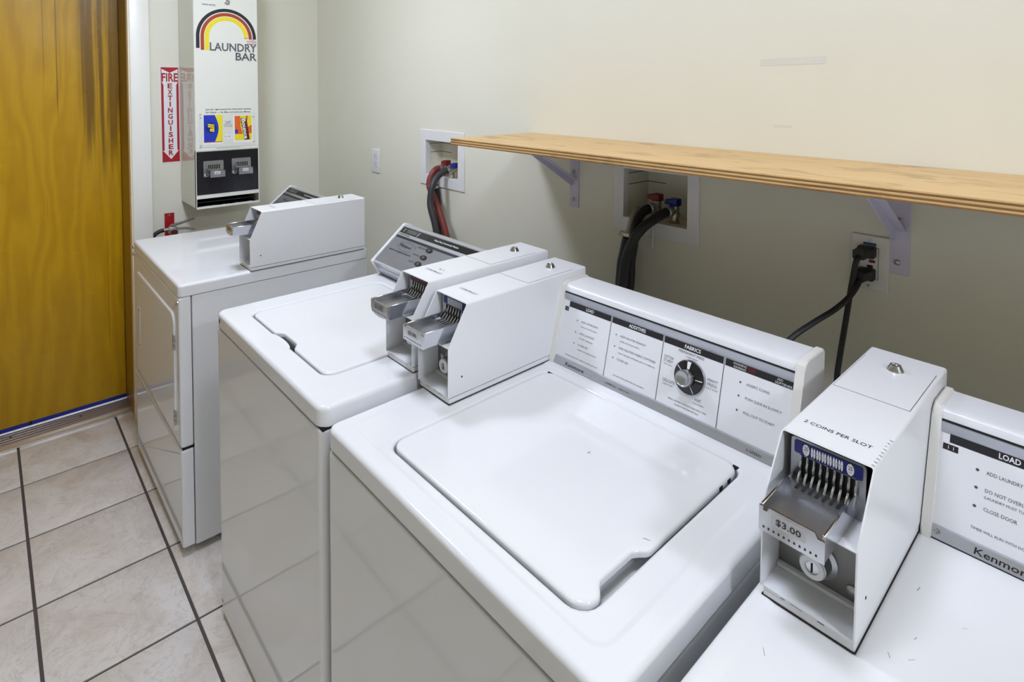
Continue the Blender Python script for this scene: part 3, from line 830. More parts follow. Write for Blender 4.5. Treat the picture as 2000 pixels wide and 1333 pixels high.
bm = BM(); box(bm, 1.706, 1.796, -.8925, -.884, ZT - .0118, ZT - .004); part('finger_gap', bm, M['void'], w1)
bm = BM(); poly(bm, F((1.447, YF, ZT - .021), (1, 0, 0), (0, 0, 1)), ellipse(0, 0, .0042, .0068, 16), -.001, .0006); part('plug', bm, M['black'], w1)
bm = BM(); lathe(bm, (1.4325, YF + .0010, .052), (0, -1, 0), [(.0055, 0), (.005, .0015), (.002, .0025)], 12); part('screw', bm, M['steel'], w1)
feet(w1, X0, X1, YF, YB)
slant_console(w1, 1.428, 2.075, -.434, ZT)

# ================================================================== SECOND WASHER
X0, X1, YF, YB, ZT = 2.1192, 2.8078, -.9574, -.290, .8827
w2 = thing('washing_machine', ((X0 + X1) / 2, (YF + YB) / 2, 0), 'large white top-loading washer in the centre with a black round dial', 'washer', 'top-loading washers')
bm = BM(); cabinet(bm, X0 + .001, X1 - .001, YF + .0005, YB, .018, ZT - .0455, .016); part('cabinet', bm, M['enamel'], w2, wn=True)
bm = BM(); box(bm, X0 + .005, X1 - .005, YF + .0055, YB - .01, ZT - .047, ZT - .036); part('top_gap', bm, M['void'], w2)
HOLE = (2.249, 2.721, -.8965, -.461)
bm = BM(); deck(bm, X0, X1, YF, YB, ZT + .0016, .0425, .0095, .022, emb=(2.146, 2.772, -.9235, -.438), hole=HOLE, hr=.030, hdepth=.03); part('top', bm, M['enamel'], w2, wn=True)
bm = BM(); lid_mesh(bm, HOLE[0] + .004, HOLE[1] - .004, HOLE[2] + .004, HOLE[3] - .004, .027, ZT + .0022, ('right', -.862, -.742, .016)); lid = part('lid', bm, M['enamel'], w2, wn=True)
for yy in (-.508, -.536):
    bm = BM(); box(bm, HOLE[1] - .0045, HOLE[1] - .0030, yy - .005, yy + .005, ZT - .008, ZT - .0015); part('lid_hinge', bm, M['void'], w2)
for xx in (HOLE[0] + .012, HOLE[1] - .010):
    bm = BM(); cyl(bm, (xx - .007, HOLE[3] - .005, ZT - .004), (xx + .007, HOLE[3] - .005, ZT - .004), .0035, n=10); part('hinge_pin', bm, M['void'], w2)
frl = F((0, 0, ZT + .0022), (1, 0, 0), (0, 1, 0))
bm = BM(); poly(bm, frl, [(2.696, -.7345), (2.7085, -.7300), (2.7088, -.7292), (2.700, -.7318)], .0002); part('scratch', bm, M['grey_print'], w2)
bm = BM(); poly(bm, frl, ellipse(2.516, -.636, .0022, .0034, 10), .0002); part('smudge', bm, M['silver_light'], w2)
feet(w2, X0, X1, YF, YB)
con, fr = old_console(w2, 2.2214, 2.7900, -.4278, ZT, -.3827, 1.0703, -.294)
WP = .5531
bm = BM()
for a, b in ((.0290, .1530), (.1568, .2880), (.2916, .4210), (.4248, WP)): rect(bm, fr, a, b, .1400, .1530, PH)
rect(bm, fr, .0165, .0285, .1285, .1385, PH)
part('header_bars', bm, M['black'], con)
bm = BM()
for u in (.1549, .2898, .4229): rect(bm, fr, u - .0006, u + .0006, .0215, .1530, PH + .0001)
part('divider_lines', bm, M['black'], con)
bm = BM(); H2 = PH + .0003
text(bm, fr, 'LOAD', .0915, .1432, .0072, width=.0225, align='C', h=H2, bold=.02); text(bm, fr, 'ADDITIVES', .2235, .1432, .0072, width=.043, align='C', h=H2, bold=.02)
text(bm, fr, 'FABRICS', .3560, .1432, .0072, width=.0350, align='C', h=H2, bold=.02)
text(bm, fr, 'WASHING', .4400, .1474, .0040, width=.026, h=H2); text(bm, fr, 'RINSING', .4420, .1415, .0040, width=.023, h=H2)
text(bm, fr, 'ADD', .5220, .1474, .0040, width=.010, h=H2); text(bm, fr, 'SOFTENER', .5190, .1415, .0040, width=.030, h=H2)
text(bm, fr, '1 2', .0225, .1310, .0050, align='C', h=H2)
part('header_lettering', bm, M['white_print'], con)
bm = BM(); rect(bm, fr, .470, .483, .1425, .1515, PH + .0002); part('indicator_lamp', bm, M['maroon'], con)
bm = BM(); H2 = PH
def bullets(items, u0, u1):
    for s_, big, small in items:
        poly(bm, fr, ellipse(u0, s_ + .0018, .0016, .0016, 10), H2)
        text(bm, fr, big, u1, s_, .0042, h=H2, sx=1.05)
        if small: text(bm, fr, small, u1 + .001, s_ - .0105, .0030, h=H2)
bullets(((.1135, 'ADD DETERGENT', 'AMOUNT ON PACKAGE'), (.0865, 'ADD LAUNDRY', 'DO NOT OVERLOAD'), (.0605, 'CLOSE LID', 'UNLESS YOU USE ADDITIVES')), .0595, .0715)
text(bm, fr, 'WASHER WILL NOT OPERATE WHEN LID IS UP', .0390, .0290, .0028, width=.096, h=H2)
bullets(((.1160, 'ADD DILUTED BLEACH', 'AFTER AGITATOR STARTS'), (.0905, 'ADD DILUTED FABRIC SOFTENER', 'WAIT FOR ADD SOFTENER LIGHT TO TURN ON.'), (.0655, 'CLOSE LID', None)), .1725, .1835)
text(bm, fr, 'DO NOT POUR ADDITIVES ON LAUNDRY', .1800, .0310, .0028, width=.080, h=H2)
text(bm, fr, 'PERMANENT PRESS', .3545, .1325, .0052, width=.0560, align='C', h=H2); text(bm, fr, 'WARM WASH', .3560, .1265, .0030, align='C', h=H2)
text(bm, fr, 'COTTON', .2960, .1110, .0056, width=.0215, h=H2); text(bm, fr, 'STURDY', .2960, .1035, .0056, width=.0215, h=H2); text(bm, fr, 'HOT WASH', .2975, .0975, .0030, width=.019, h=H2)
text(bm, fr, 'DELICATE', .3005, .0650, .0056, width=.0270, h=H2); text(bm, fr, 'WARM WASH', .3010, .0590, .0030, width=.023, h=H2)
text(bm, fr, "PERM'T", .3945, .0985, .0056, width=.0210, h=H2); text(bm, fr, 'PRESS', .3950, .0905, .0056, width=.0195, h=H2); text(bm, fr, 'COLD WASH', .3935, .0845, .0030, width=.023, h=H2)
text(bm, fr, 'KNIT', .3740, .0525, .0056, width=.0130, h=H2); text(bm, fr, 'COLD WASH', .3695, .0462, .0030, width=.024, h=H2)
text(bm, fr, 'READ GARMENT INSTRUCTIONS AND TURN', .3590, .0355, .0030, width=.083, align='C', h=H2); text(bm, fr, 'KNOB TO PROPER SETTING', .3590, .0285, .0030, width=.052, align='C', h=H2)
for s_, tx, w_ in ((.1175, 'INSERT COINS', .042), (.0930, 'PUSH SLIDE IN SLOWLY', .066), (.0670, 'PULL OUT TO START', .056)):
    poly(bm, fr, ellipse(.4575, s_ + .002, .0019, .0019, 10), H2); text(bm, fr, tx, .4700, s_, .0046, width=w_, h=H2)
part('lettering', bm, M['grey_print'], con, kind='stuff')
H3 = -.0022
bm = BM(); frs = F(fr.p(0, .004, -.0015), (1, 0, 0), fr.p(0, .019, -.0048) - fr.p(0, .004, -.0015))
text(bm, frs, 'Kenmore', .0480, .0035, .0078, width=.056, h=.0004, bold=.012, shear=.1)
text(bm, frs, 'COMMERCIAL', .1650, .0055, .0036, width=.030, h=.0004); text(bm, frs, 'HEAVY DUTY', .2030, .0055, .0036, width=.028, h=.0004); text(bm, frs, '2 SPEED', .4850, .0045, .0044, width=.028, h=.0004)
part('strip_lettering', bm, M['black'], con)
kc = fr.p(.3580, .0920, -.008); kn = fr.n
bm = BM(); lathe(bm, kc, kn, [(.0335, 0), (.0335, .0035), (.0325, .005)], 40); part('dial_rim', bm, M['zinc'], con)
bm = BM(); lathe(bm, kc, kn, [(.0318, .003), (.0318, .0058), (.0305, .0066), (.0165, .0100), (.0160, .016)], 40); part('dial', bm, M['black_gloss'], con, 'black round cycle dial with white marks')
bm = BM(); lathe(bm, kc, kn, [(.0150, .014), (.0158, .0150), (.0158, .0300), (.0150, .0318), (.0135, .0322), (.012, .0310), (.001, .0308)], 32); part('dial_cap', bm, M['zinc'], con)
kf = F(kc, (1, 0, 0), fr.y)
bm = BM()
for an, w_ in ((93, .0042), (3, .0009), (-62, .0009), (148, .0009), (-140, .0009)):
    c_, s_ = math.cos(math.radians(an)), math.sin(math.radians(an))
    pp = [(c_ * .0165 - s_ * -w_ * .6, s_ * .0165 + c_ * -w_ * .6), (c_ * .0300 - s_ * -w_, s_ * .0300 + c_ * -w_), (c_ * .0300 - s_ * w_, s_ * .0300 + c_ * w_), (c_ * .0165 - s_ * w_ * .6, s_ * .0165 + c_ * w_ * .6)]
    v4 = [bm.verts.new(kf.p(u, v, hh)) for (u, v), hh in zip(pp, (.0106, .0072, .0072, .0106))]; bm.faces.new(v4)
part('dial_marks', bm, M['white_print'], con)

# ================================================================== RIGHT-HAND DRYER
X0, X1, YF, YB, ZT = 2.8388, 3.5560, -.955, -.262, .8769
d2 = thing('clothes_dryer', ((X0 + X1) / 2, (YF + YB) / 2, 0), 'scuffed white dryer in the right foreground with scratched flat top', 'dryer')
bm = BM(); cabinet(bm, X0 + .002, X1 - .002, YF + .006, YB, .022, ZT - .034, .010); part('cabinet', bm, M['enamel_old'], d2, wn=True)
bm = BM(); deck(bm, X0, X1, YF, YB, ZT + .0016, .033, .010, .014, emb=(X0 + .022, X1 - .022, YF + .075, YB - .03)); part('top', bm, M['enamel_old'], d2, wn=True)
frd = F((X0, YF + .006, 0), (1, 0, 0), (0, 0, 1))
bm = BM(); pts = rrect(.10, .62, .30, .74, .03, 5)
def lp(d, h): return [frd.p(p.x, p.y, h) for p in offset_loop(pts, d, 0)]
loft(bm, [lp(0, -.004), lp(0, .004), lp(.003, .007), lp(.010, .008)]); dd = part('door', bm, M['enamel_old'], d2, wn=True)
bm = BM(); poly(bm, frd, rrect(.125, .150, .46, .58, .006), .0078, .014); part('handle', bm, M['cap'], dd)
frl = F((0, 0, ZT + .0016), (1, 0, 0), (0, 1, 0)); rnd = random.Random(11)
for k in range(16):
    u, v, a_, l_ = rnd.uniform(2.868, 3.14), rnd.uniform(-.93, -.45), rnd.uniform(.6, 2.2), rnd.uniform(.004, .014)
    if 2.845 < u < 2.97 and v > -.70: continue
    c_, s_ = math.cos(a_) * l_, math.sin(a_) * l_
    hh = -.0014 if (u > X0 + .034 and v > YF + .087) else .0002
    bm = BM(); poly(bm, frl, [(u, v), (u + c_, v + s_), (u + c_ * .9 + .0005, v + s_ * .9), (u + .0006, v + .0002)], hh); part('scratch', bm, M['grey_print'], d2)
feet(d2, X0, X1, YF, YB)
con, fr = old_console(d2, 2.9645, 3.5420, -.4009, ZT, -.3514, 1.0601, -.266)
bm = BM(); rect(bm, fr, .0235, .560, .1420, .1550, PH); rect(bm, fr, .0160, .0345, .1300, .1390, PH); part('header_bars', bm, M['black'], con)
for tx, u_, s_, cp_, w_ in (('LOAD', .0805, .1450, .0075, .0240), ('1 1', .0222, .1322, .0050, .0070)):
    bm = BM(); text(bm, fr, tx, u_, s_, cp_, width=w_, h=PH + .0003, bold=.02 if tx == 'LOAD' else 0); part('header_lettering', bm, M['white_print'], con)
bm = BM()
for s_, tx, w_ in ((.1165, 'ADD LAUNDRY', .040), (.0920, 'DO NOT OVERLOAD', .056), (.0665, 'CLOSE DOOR', .037)):
    bm = BM(); poly(bm, fr, ellipse(.0583, s_ + .002, .0021, .0021, 10), PH); part('bullet', bm, M['grey_print'], con)
    bm = BM(); text(bm, fr, tx, .0685, s_, .0050, width=w_, h=PH); part('lettering', bm, M['grey_print'], con)
bm = BM(); text(bm, fr, '(LAUNDRY MUST TUMBLE FREELY)', .0680, .0835, .0036, width=.072, h=PH); part('lettering', bm, M['grey_print'], con)
bm = BM(); text(bm, fr, 'TIMER WILL RUN WITH DOOR OPEN', .0560, .0370, .0036, width=.080, h=PH)
part('lettering', bm, M['grey_print'], con)
frs = F(fr.p(0, .004, -.0015), (1, 0, 0), fr.p(0, .019, -.0048) - fr.p(0, .004, -.0015))
bm = BM(); text(bm, frs, 'Kenmore', .0625, .0030, .0090, width=.064, h=.0004, bold=.012, shear=.1); part('strip_lettering', bm, M['black'], con)
bm = BM(); lathe(bm, frs.p(.0190, .0095, 0), frs.n, [(.0042, 0), (.004, .0012), (.0015, .0018)], 14); part('screw', bm, M['zinc'], con)
bm = BM(); rect(bm, frs, .0158, .0222, .0090, .0100, .0016); rect(bm, frs, .0185, .0195, .0063, .0127, .0016); part('screw_slot', bm, M['void'], con)

# ================================================================== COIN BOXES
def coin_box(x0, yf, z0, price, strip, label, h=.2045, zk=.1215, ck=.050, tray='plain', case_text='2 COINS PER SLOT', extra=None, soft=False):
    w, Ld = .1120, .4415
    t_ = thing('coin_box', (x0 + w / 2, yf + Ld / 2, z0), label, 'coin box', 'white coin boxes on the machines')
    O = V((x0, yf, z0))
    bm = BM(); box(bm, x0 + .003, x0 + w - .001, yf + .003, yf + Ld - .002, z0 + .0003, z0 + .0125, .001, 1); part('base', bm, M['coinbox'], t_)
    bm = BM(); box(bm, x0 + .0015, x0 + w + .0006, yf + .0018, yf + Ld - .002, z0 + .0002, z0 + .0012); part('grime_line', bm, M['void'], t_)  # thin black strip added as the grime line along the base seam
    bm = BM(); box(bm, x0 + .0022, x0 + w - .0006, yf + .0022, yf + Ld - .003, z0 + .0120, z0 + .0138); part('seam', bm, M['grey_print'], t_)
    # folded sheet-metal hood with sloping front
    def path(ins):
        r = .0045; P = [(ins, .0135), (ins, zk), (ins, (zk + h) / 2)]
        for k in range(6):
            a = math.radians(180 - 18 * k); P.append((r + (r - ins) * math.cos(a), h - r + (r - ins) * math.sin(a)))
        for k in range(6):
            a = math.radians(90 - 18 * k); P.append((w - r + (r - ins) * math.cos(a), h - r + (r - ins) * math.sin(a)))
        return P + [(w - ins, (zk + h) / 2), (w - ins, zk), (w - ins, .0135)]
    vf = lambda z: 0 if z <= zk else ck * (z - zk) / (h - zk)
    bm = BM(); rows = []
    for ins, back in ((.0, False), (.0, True), (.0020, True), (.0020, False)):
        rows.append([bm.verts.new(O + V((a, Ld if back else vf(b), b))) for a, b in path(ins)])
    for i in range(4):
        A, B = rows[i], rows[(i + 1) % 4]
        for k in range(len(A) - 1): bm.faces.new((A[k], A[k + 1], B[k + 1], B[k]))
    for k in (0, -1): bm.faces.new([rows[i][k] for i in range(4)])
    case = part('hood', bm, M['coinbox'], t_, wn=True, sharp=30)
    bm = BM(); box(bm, x0 + .0021, x0 + w - .0021, yf + Ld - .003, yf + Ld - .0005, z0 + .0135, z0 + h - .0022); part('back_plate', bm, M['coinbox'], t_)
    bm = BM(); box(bm, x0 + .0021, x0 + w - .0021, yf + .0015, yf + .062, z0 + .0125, z0 + .0150); part('floor_plate', bm, M['coinbox'], t_)
    bm = BM(); box(bm, x0 + .0021, x0 + w - .0021, yf + .0005, yf + .063, z0 + zk - .0022, z0 + zk, .0004, 1); part('ledge', bm, M['coinbox'], t_)
    bm = BM(); box(bm, x0 + .0021, x0 + w - .0021, yf + .054, yf + .056, z0 + .015, z0 + zk - .0024); part('inner_plate', bm, M['inner'], t_)
    bm = BM(); box(bm, x0 + .0021, x0 + w - .0021, yf + .046, yf + .055, z0 + .015, z0 + .0205, .001, 1); part('inner_rail', bm, M['coinbox'], t_)
    # round money-box lock
    lc = O + V((.052, .054, .052))
    bm = BM(); lathe(bm, lc, (0, -1, 0), [(.024, 0), (.024, .002), (.018, .004), (.0165, .020), (.0150, .021)], 28); part('lock_barrel', bm, M['zinc'], t_)
    bm = BM(); lathe(bm, lc + V((0, -.0195, 0)), (0, -1, 0), [(.0152, 0), (.0156, .002), (.0145, .0038), (.0085, .0042), (.0080, .002)], 28, True, False); part('lock_ring', bm, M['plate'], t_)
    bm = BM(); lathe(bm, lc + V((0, -.0195, 0)), (0, -1, 0), [(.0081, 0), (.0081, .0026), (.006, .0030)], 20); part('lock_core', bm, M['chrome'], t_)
    bm = BM(); box(bm, lc.x - .0012, lc.x + .0012, lc.y - .0229, lc.y - .0222, lc.z - .006, lc.z + .006); part('key_slot', bm, M['void'], t_)
    for u, zz in ((.018, .055), (.093, .035)):
        bm = BM(); lathe(bm, O + V((u, .054, zz)), (0, -1, 0), [(.0075, 0), (.0070, .002), (.004, .0035), (.001, .004)], 14); part('bolt', bm, M['steel'], t_)
    # coin mechanism: plate, comb of slots, label
    fp = F(O + V((0, .061, 0)), (1, 0, 0), (0, 0, 1))
    bm = BM(); poly(bm, fp, rrect(.012, .102, zk + .0005, h - .0055, .005), -.002, .001); part('coin_plate', bm, M['zinc'], t_)
    n = 8 if tray == 'wide' else 7
    u0, u1 = .026, .092
    bm = BM(); rect(bm, fp, u0, u1, .138, .176, .0008, .0014); part('slot_backing', bm, M['void'], t_)
    sp = (u1 - u0) / n
    for k in range(n + 1):
        u = u0 + sp * k
        bm = BM(); tube(bm, [fp.p(u, .178, .0025), fp.p(u, .170, .0035), fp.p(u, .164, .0060), fp.p(u, .157, .0050), fp.p(u, .150, .0110), fp.p(u, .144, .0150)], .0019, 8, 4); part('slot_rib', bm, M['chrome'], t_)
    bm = BM(); poly(bm, fp, rrect(.0165, .0985, .1785, .1955, .0025), .0009, .0022); lb = part('coin_label', bm, M[strip[0]], t_)
    if strip[1] == 'ovals':
        bm = BM(); c1 = [.0315, .0845]
        for u in c1: poly(bm, fp, ellipse(u, .1868, .0043, .0076, 20), .0026)
        for k in range(12):
            u = .0388 + (k // 2) * .0066 + (k % 2) * .0030; poly(bm, fp, ellipse(u, .1868, .0013, .0070, 14), .0026)
        part('coin_marks', bm, M['white_print'], lb)
        bm = BM()
        for u in c1: text(bm, fp, '25', u, .1862, .0052, width=.0048, align='C', h=.0029, bold=.01); text(bm, fp, 'CENTS', u, .1826, .0014, width=.0042, align='C', h=.0029)
        for k in range(12):
            u = .0388 + (k // 2) * .0066 + (k % 2) * .0030; text(bm, fp, '25', u, .1860, .0022, width=.0016, align='C', h=.0029)
        part('coin_mark_lettering', bm, M['grey_print'], lb)
    elif strip[1] == 'grid':
        bm = BM()
        for k in range(7): rect(bm, fp, .0315 + k * .0076, .0382 + k * .0076, .1795, .1945, .0026)
        part('coin_marks', bm, M['alu'], lb)
    # sliding tray
    bm = BM(); box(bm, x0 + .020, x0 + .090, yf - .046, yf + .058, z0 + .1455, z0 + .1470); part('tray', bm, M['zinc'], t_)
    for a in (.0180, .0885):
        bm = BM(); box(bm, x0 + a, x0 + a + .0035, yf - .0475, yf + .060, z0 + .1265, z0 + .1590, .0008, 1); part('tray_side', bm, M['chrome'], t_)
    bm = BM()
    for k in range(n):
        u = u0 + sp * (k + .5); box(bm, x0 + u - .0020, x0 + u + .0020, yf + .030, yf + .0595, z0 + .1469, z0 + .1474)
    part('tray_slots', bm, M['void'], t_)
    ft = F(O + V((0, -.0475, 0)), (1, 0, 0), (0, 0, 1))
    bm = BM()
    if tray == 'round':
        out = [(.018, .158), (.018, .138), (.022, .132), (.034, .1265), (.055, .1245), (.076, .1265), (.092, .131), (.092, .158), (.086, .1555), (.078, .1575), (.030, .1575), (.024, .1555)]
    else:
        out = [(.0175, .1575), (.0175, .1265), (.0925, .1265), (.0925, .1530), (.0850, .1530), (.0815, .1590), (.0300, .1590), (.0270, .1530), (.0225, .1530), (.0225, .1575)]
    poly(bm, ft, out, 0, .0022); part('tray_front', bm, M['chrome'], t_)
    bm = BM()
    for k in range(11):
        u = .0225 + k * .0060; poly(bm, ft, [(u, .1312), (u + .0022, .1312), (u + .0022, .1332), (u + .0011, .1345), (u, .1332)], .0024)
    part('tray_teeth', bm, M['black'], t_)
    bm = BM(); text(bm, F(O + V((0, 0, .1472)), (1, 0, 0), (0, 1, 0)), 'COIN ACCEPTORS', .055, -.026, .0040, width=.030, align='C', h=0); text(bm, F(O + V((0, 0, .1472)), (1, 0, 0), (0, 1, 0)), 'PAT. PEND.', .055, -.034, .0026, align='C', h=0)
    box(bm, x0 + .036, x0 + .074, yf - .039, yf - .0385, z0 + .147, z0 + .1474); part('tray_stamp', bm, M['steel'], t_)
    bm = BM(); poly(bm, ft, rrect(.0330, .0720, .1400, .1545, .001), .0022, .0026); pl = part('price_label', bm, M['zinc'] if tray == 'round' else M['silver_light'], t_)
    bm = BM(); text(bm, ft, price, .0525, .1435, .0075, width=.029, align='C', h=.0029, bold=.012)
    if tray == 'round':
        a = rrect(.0360, .0705, .1408, .1535, .004); b = rrect(.0368, .0697, .1416, .1527, .0034)
        for i in range(len(a)): j = (i + 1) % len(a); poly(bm, ft, [a[i], a[j], b[j], b[i]], .0028)
    part('price_lettering', bm, M['black'], pl)
    # lid panel on top, its seam and lock
    fp = F(O + V((0, 0, h)), (1, 0, 0), (0, 1, 0))
    bm = BM(); rect(bm, fp, .0046, .1064, .2385, .3985, -.001, .0002); part('panel_seam', bm, M['black'], t_)
    bm = BM(); rect(bm, fp, .0053, .1057, .2392, .3978, -.001, .0006); part('access_panel', bm, M['coinbox'], t_)
    bm = BM(); lathe(bm, fp.p(.0565, .3680, .0004), (0, 0, 1), [(.0125, 0), (.0120, .0020), (.0085, .0085), (.0080, .0095), (.0060, .0098), (.0052, .0080), (.001, .0080)], 20); part('access_lock', bm, M['chrome'], t_)
    bm = BM(); text(bm, fp, case_text, .0555, .0955, .0080, width=.0830 if not soft else .060, align='C', h=.0004)
    if extra: text(bm, fp, extra, .060, .1180, .0062, width=.020, align='C', h=.0004)
    part('lettering', bm, M['black'] if not soft else M['grey_print'], t_)
    # paint chips along the lower front edge
    bm = BM(); rnd = random.Random(int(x0 * 1000))
    for k in range(7):
        u = .006 + rnd.random() * .085; l_ = .003 + rnd.random() * .012
        box(bm, x0 + u, x0 + min(u + l_, w - .004), yf + .0024, yf + .0036, z0 + .0105 + rnd.random() * .002, z0 + .0128)
    part('paint_chips', bm, M['void'], t_)
    bm = BM(); lathe(bm, O + V((w - .0004, .036, .050)), (1, 0, 0), [(.0022, 0), (.0020, .0008), (.001, .001)], 10); part('rivet', bm, M['void'], t_)
    coin_boxes.append(t_)
    return t_
coin_boxes = []
coin_box(1.0144, -.7664, .9075, '$1.00', ('maroon', None), 'white coin box on the dryer beside the amber door', zk=.1105, ck=.042, tray='round', soft=True)
coin_box(1.9812, -.7400, .9060, '$3.00', ('maroon', None), 'white coin box with maroon coin label on the washer with the slanted console', h=.199, zk=.123, ck=.047, tray='round', case_text='2 COINS PER SLOT', extra='No. 10', soft=True)
coin_box(2.1095, -.7348, .8845, '$3.00', ('blue_label', 'grid'), 'white coin box with blue coin label on the central washer, left of its console', zk=.120, ck=.051, soft=True)
coin_box(2.8511, -.6920, .8787, '$3.00', ('blue_label', 'ovals'), 'white coin box marked 2 COINS PER SLOT on the right foreground dryer', h=.2043, zk=.1255, ck=.058, tray='wide')

cb = coin_boxes[-1]; rnd = random.Random(5)
for k in range(9):                                          # row of black scuffs on the hood's right shoulder
    v = .060 + k * .0095; l_ = rnd.uniform(.003, .0065)
    fp = F((2.8511 + .1120 - .0052, -.6920 + v, .8787 + .2043), (1, 0, 0), (0, 1, 0))
    bm = BM(); poly(bm, fp, [(0, 0), (l_ * .75, -.0012), (l_ * .78, -.0004), (.0004, .0009)], .0003 if l_ < .0048 else .0002); part('scuff', bm, M['black'], cb)

# ================================================================== DETERGENT VENDING MACHINE
VX, VY0, VY1, VZ0, VZ1 = .2654, -.7153, -.4296, .9772, 2.08
vm = thing('vending_machine', (VX / 2, (VY0 + VY1) / 2, VZ0), 'cream wall-mounted laundry soap vending machine with a rainbow arch logo', 'vending machine')
bm = BM()
box(bm, 0.0005, VX - .002, VY0, VY0 + .003, VZ0, VZ1, .0008, 1); box(bm, 0.0005, VX - .002, VY1 - .003, VY1, VZ0, VZ1, .0008, 1)
box(bm, 0.0005, .004, VY0, VY1, VZ0, VZ1); box(bm, 0.0005, VX - .002, VY0, VY1, VZ1 - .003, VZ1); box(bm, 0.0005, VX - .002, VY0, VY1, VZ0, VZ0 + .003)
part('cabinet', bm, M['vend'], vm)
fv = F((VX, VY0, VZ0), (0, 1, 0), (0, 0, 1)); VW = VY1 - VY0
bm = BM(); poly(bm, fv, rrect(.001, VW - .001, .2705, VZ1 - VZ0 - .001, .002, 2), -.016, 0); fd = part('front_door', bm, M['vend_front'], vm)
bm = BM(); rect(bm, fv, .0, VW, .2665, .2705, -.02, -.003); part('door_gap', bm, M['vend'], vm)
bm = BM(); rect(bm, fv, .003, VW - .003, .0640, .2690, -.016, -.006); part('coin_panel', bm, M['bezel'], vm)
for a, b in ((0, .003), (VW - .003, VW)):
    bm = BM(); rect(bm, fv, a, b, 0, .2705, -.016, -.001); part('edge_strip', bm, M['vend_front'], vm)
bm = BM(); rect(bm, fv, .002, VW - .002, .0470, .0640, -.016, -.0005); part('shelf_lip', bm, M['vend_front'], vm)
bm = BM(); rect(bm, fv, .003, VW - .003, .003, .0470, -.150, -.145); part('chute_back', bm, M['void'], vm)
bm = BM(); rect(bm, fv, .003, VW - .003, .0440, .0470, -.148, -.016); part('chute_roof', bm, M['void'], vm)
bm = BM(); rect(bm, fv, .003, VW - .003, .0032, .0050, -.146, -.004); part('chute_floor', bm, M['bezel'], vm)
bm = BM(); rect(bm, fv, .003, VW - .003, .018, .024, -.060, -.050); part('chute_bar', bm, M['bezel'], vm)
rnd = random.Random(3); top = []; u = VW
while u > 0:
    top.append((max(u, 0), .0100 + rnd.uniform(-.0018, .0012))); u -= rnd.uniform(.004, .012)
bm = BM(); poly(bm, fv, [(0, 0), (VW, 0)] + top + [(0, .010)], -.006, 0); part('bottom_lip', bm, M['vend_front'], vm, 'chipped bottom lip')
# printed front
PV = .0006
cu0, cv0, R_ = .1440, .8020, .1345
def arch(bm, ro, ri, vl, vr):
    n = 40
    o_ = [(cu0 + ro * math.cos(math.pi * k / n), cv0 + ro * math.sin(math.pi * k / n)) for k in range(n + 1)]
    i_ = [(cu0 + ri * math.cos(math.pi * k / n), cv0 + ri * math.sin(math.pi * k / n)) for k in range(n + 1)]
    for k in range(n): poly(bm, fv, [o_[k], o_[k + 1], i_[k + 1], i_[k]], PV)
    rect(bm, fv, cu0 + ri, cu0 + ro, vr, cv0, PV); rect(bm, fv, cu0 - ro, cu0 - ri, vl, cv0, PV)
bm = BM(); arch(bm, R_, R_ - .0150, .7470, .8000); part('arch_black', bm, M['black'], fd)
bm = BM(); arch(bm, R_ - .0195, R_ - .0345, .7390, .8000); part('arch_red', bm, M['orange_print'], fd)
bm = BM(); arch(bm, R_ - .0375, R_ - .0560, .7390, .8040); part('arch_yellow', bm, M['yellow_print'], fd)
bm = BM(); arch(bm, R_ - .0150, R_ - .0175, .7390, .8000); part('arch_line', bm, M['white_print'], fd)
bm = BM()
text(bm, fv, 'LAUNDRY', .0680, .7385, .0370, width=.2130, h=.0008, bold=.022); text(bm, fv, 'BAR', .1820, .6965, .0360, width=.0990, h=.0008, bold=.022)
part('logo_lettering', bm, M['logo_grey'], fd)
bm = BM(); text(bm, fv, "VEND-RITE'S", .0360, .9455, .0065, width=.060, h=PV, bold=.02)
text(bm, fv, 'Just the right amount for Automatic washers', .0440, .4600, .0072, width=.2080, h=PV, shear=.2, bold=.015); text(bm, fv, 'No Waste — No Mess and saves you Money', .0450, .4460, .0072, width=.2030, h=PV, shear=.2, bold=.015)
text(bm, fv, 'COIN RETURN ON LEFT SIDE OF MACHINE', .0900, .2775, .0038, width=.106, h=PV)
part('lettering', bm, M['black'], fd)
bm = BM()
for k, tx in enumerate(('YOUR', 'FAVORITE', 'BRANDS')): text(bm, fv, tx, .2580, .7945 - k * .0105, .0068, width=(.027, .046, .040)[k], align='C', h=PV, bold=.02)
part('red_lettering', bm, M['red_print'], fd)
bm = BM(); lathe(bm, fv.p(.1465, .9680, 0), (1, 0, 0), [(.0125, 0), (.0120, .004), (.0085, .0055), (.0070, .0040), (.003, .0042), (.001, .0042)], 20); part('door_lock', bm, M['steel'], fd)
# sample window with two product cards
bm = BM(); poly(bm, fv, rrect(.0160, .2690, .2860, .4430, .002), 0, .0016); sw = part('sample_plate', bm, M['cardboard'], vm)
for u, v in ((.0235, .4250), (.2610, .4250), (.0235, .2960), (.2610, .3020), (.0215, .4405), (.020, .2885)):
    bm = BM(); lathe(bm, fv.p(u, v, .0016), (1, 0, 0), [(.0035, 0), (.0032, .0015), (.001, .0024)], 12); part('screw', bm, M['steel'], sw)
bm = BM(); rect(bm, fv, .0330, .1180, .2990, .4390, .0016, .0020); rect(bm, fv, .1660, .2580, .3000, .4320, .0016, .0020); part('card', bm, M['white_print'], sw)
bm = BM(); rect(bm, fv, .0360, .1180, .3120, .4370, .0022); part('soap_card_yellow', bm, M['yellow_print'], sw)
ar = [(.0360, .3120)] + [(.0840 + .0165 * math.sin(math.pi * k / 12), .3120 + .125 * k / 12) for k in range(13)] + [(.0360, .4370)]
bm = BM(); poly(bm, fv, ar, .0024); part('soap_card_blue', bm, M['pack_blue'], sw)
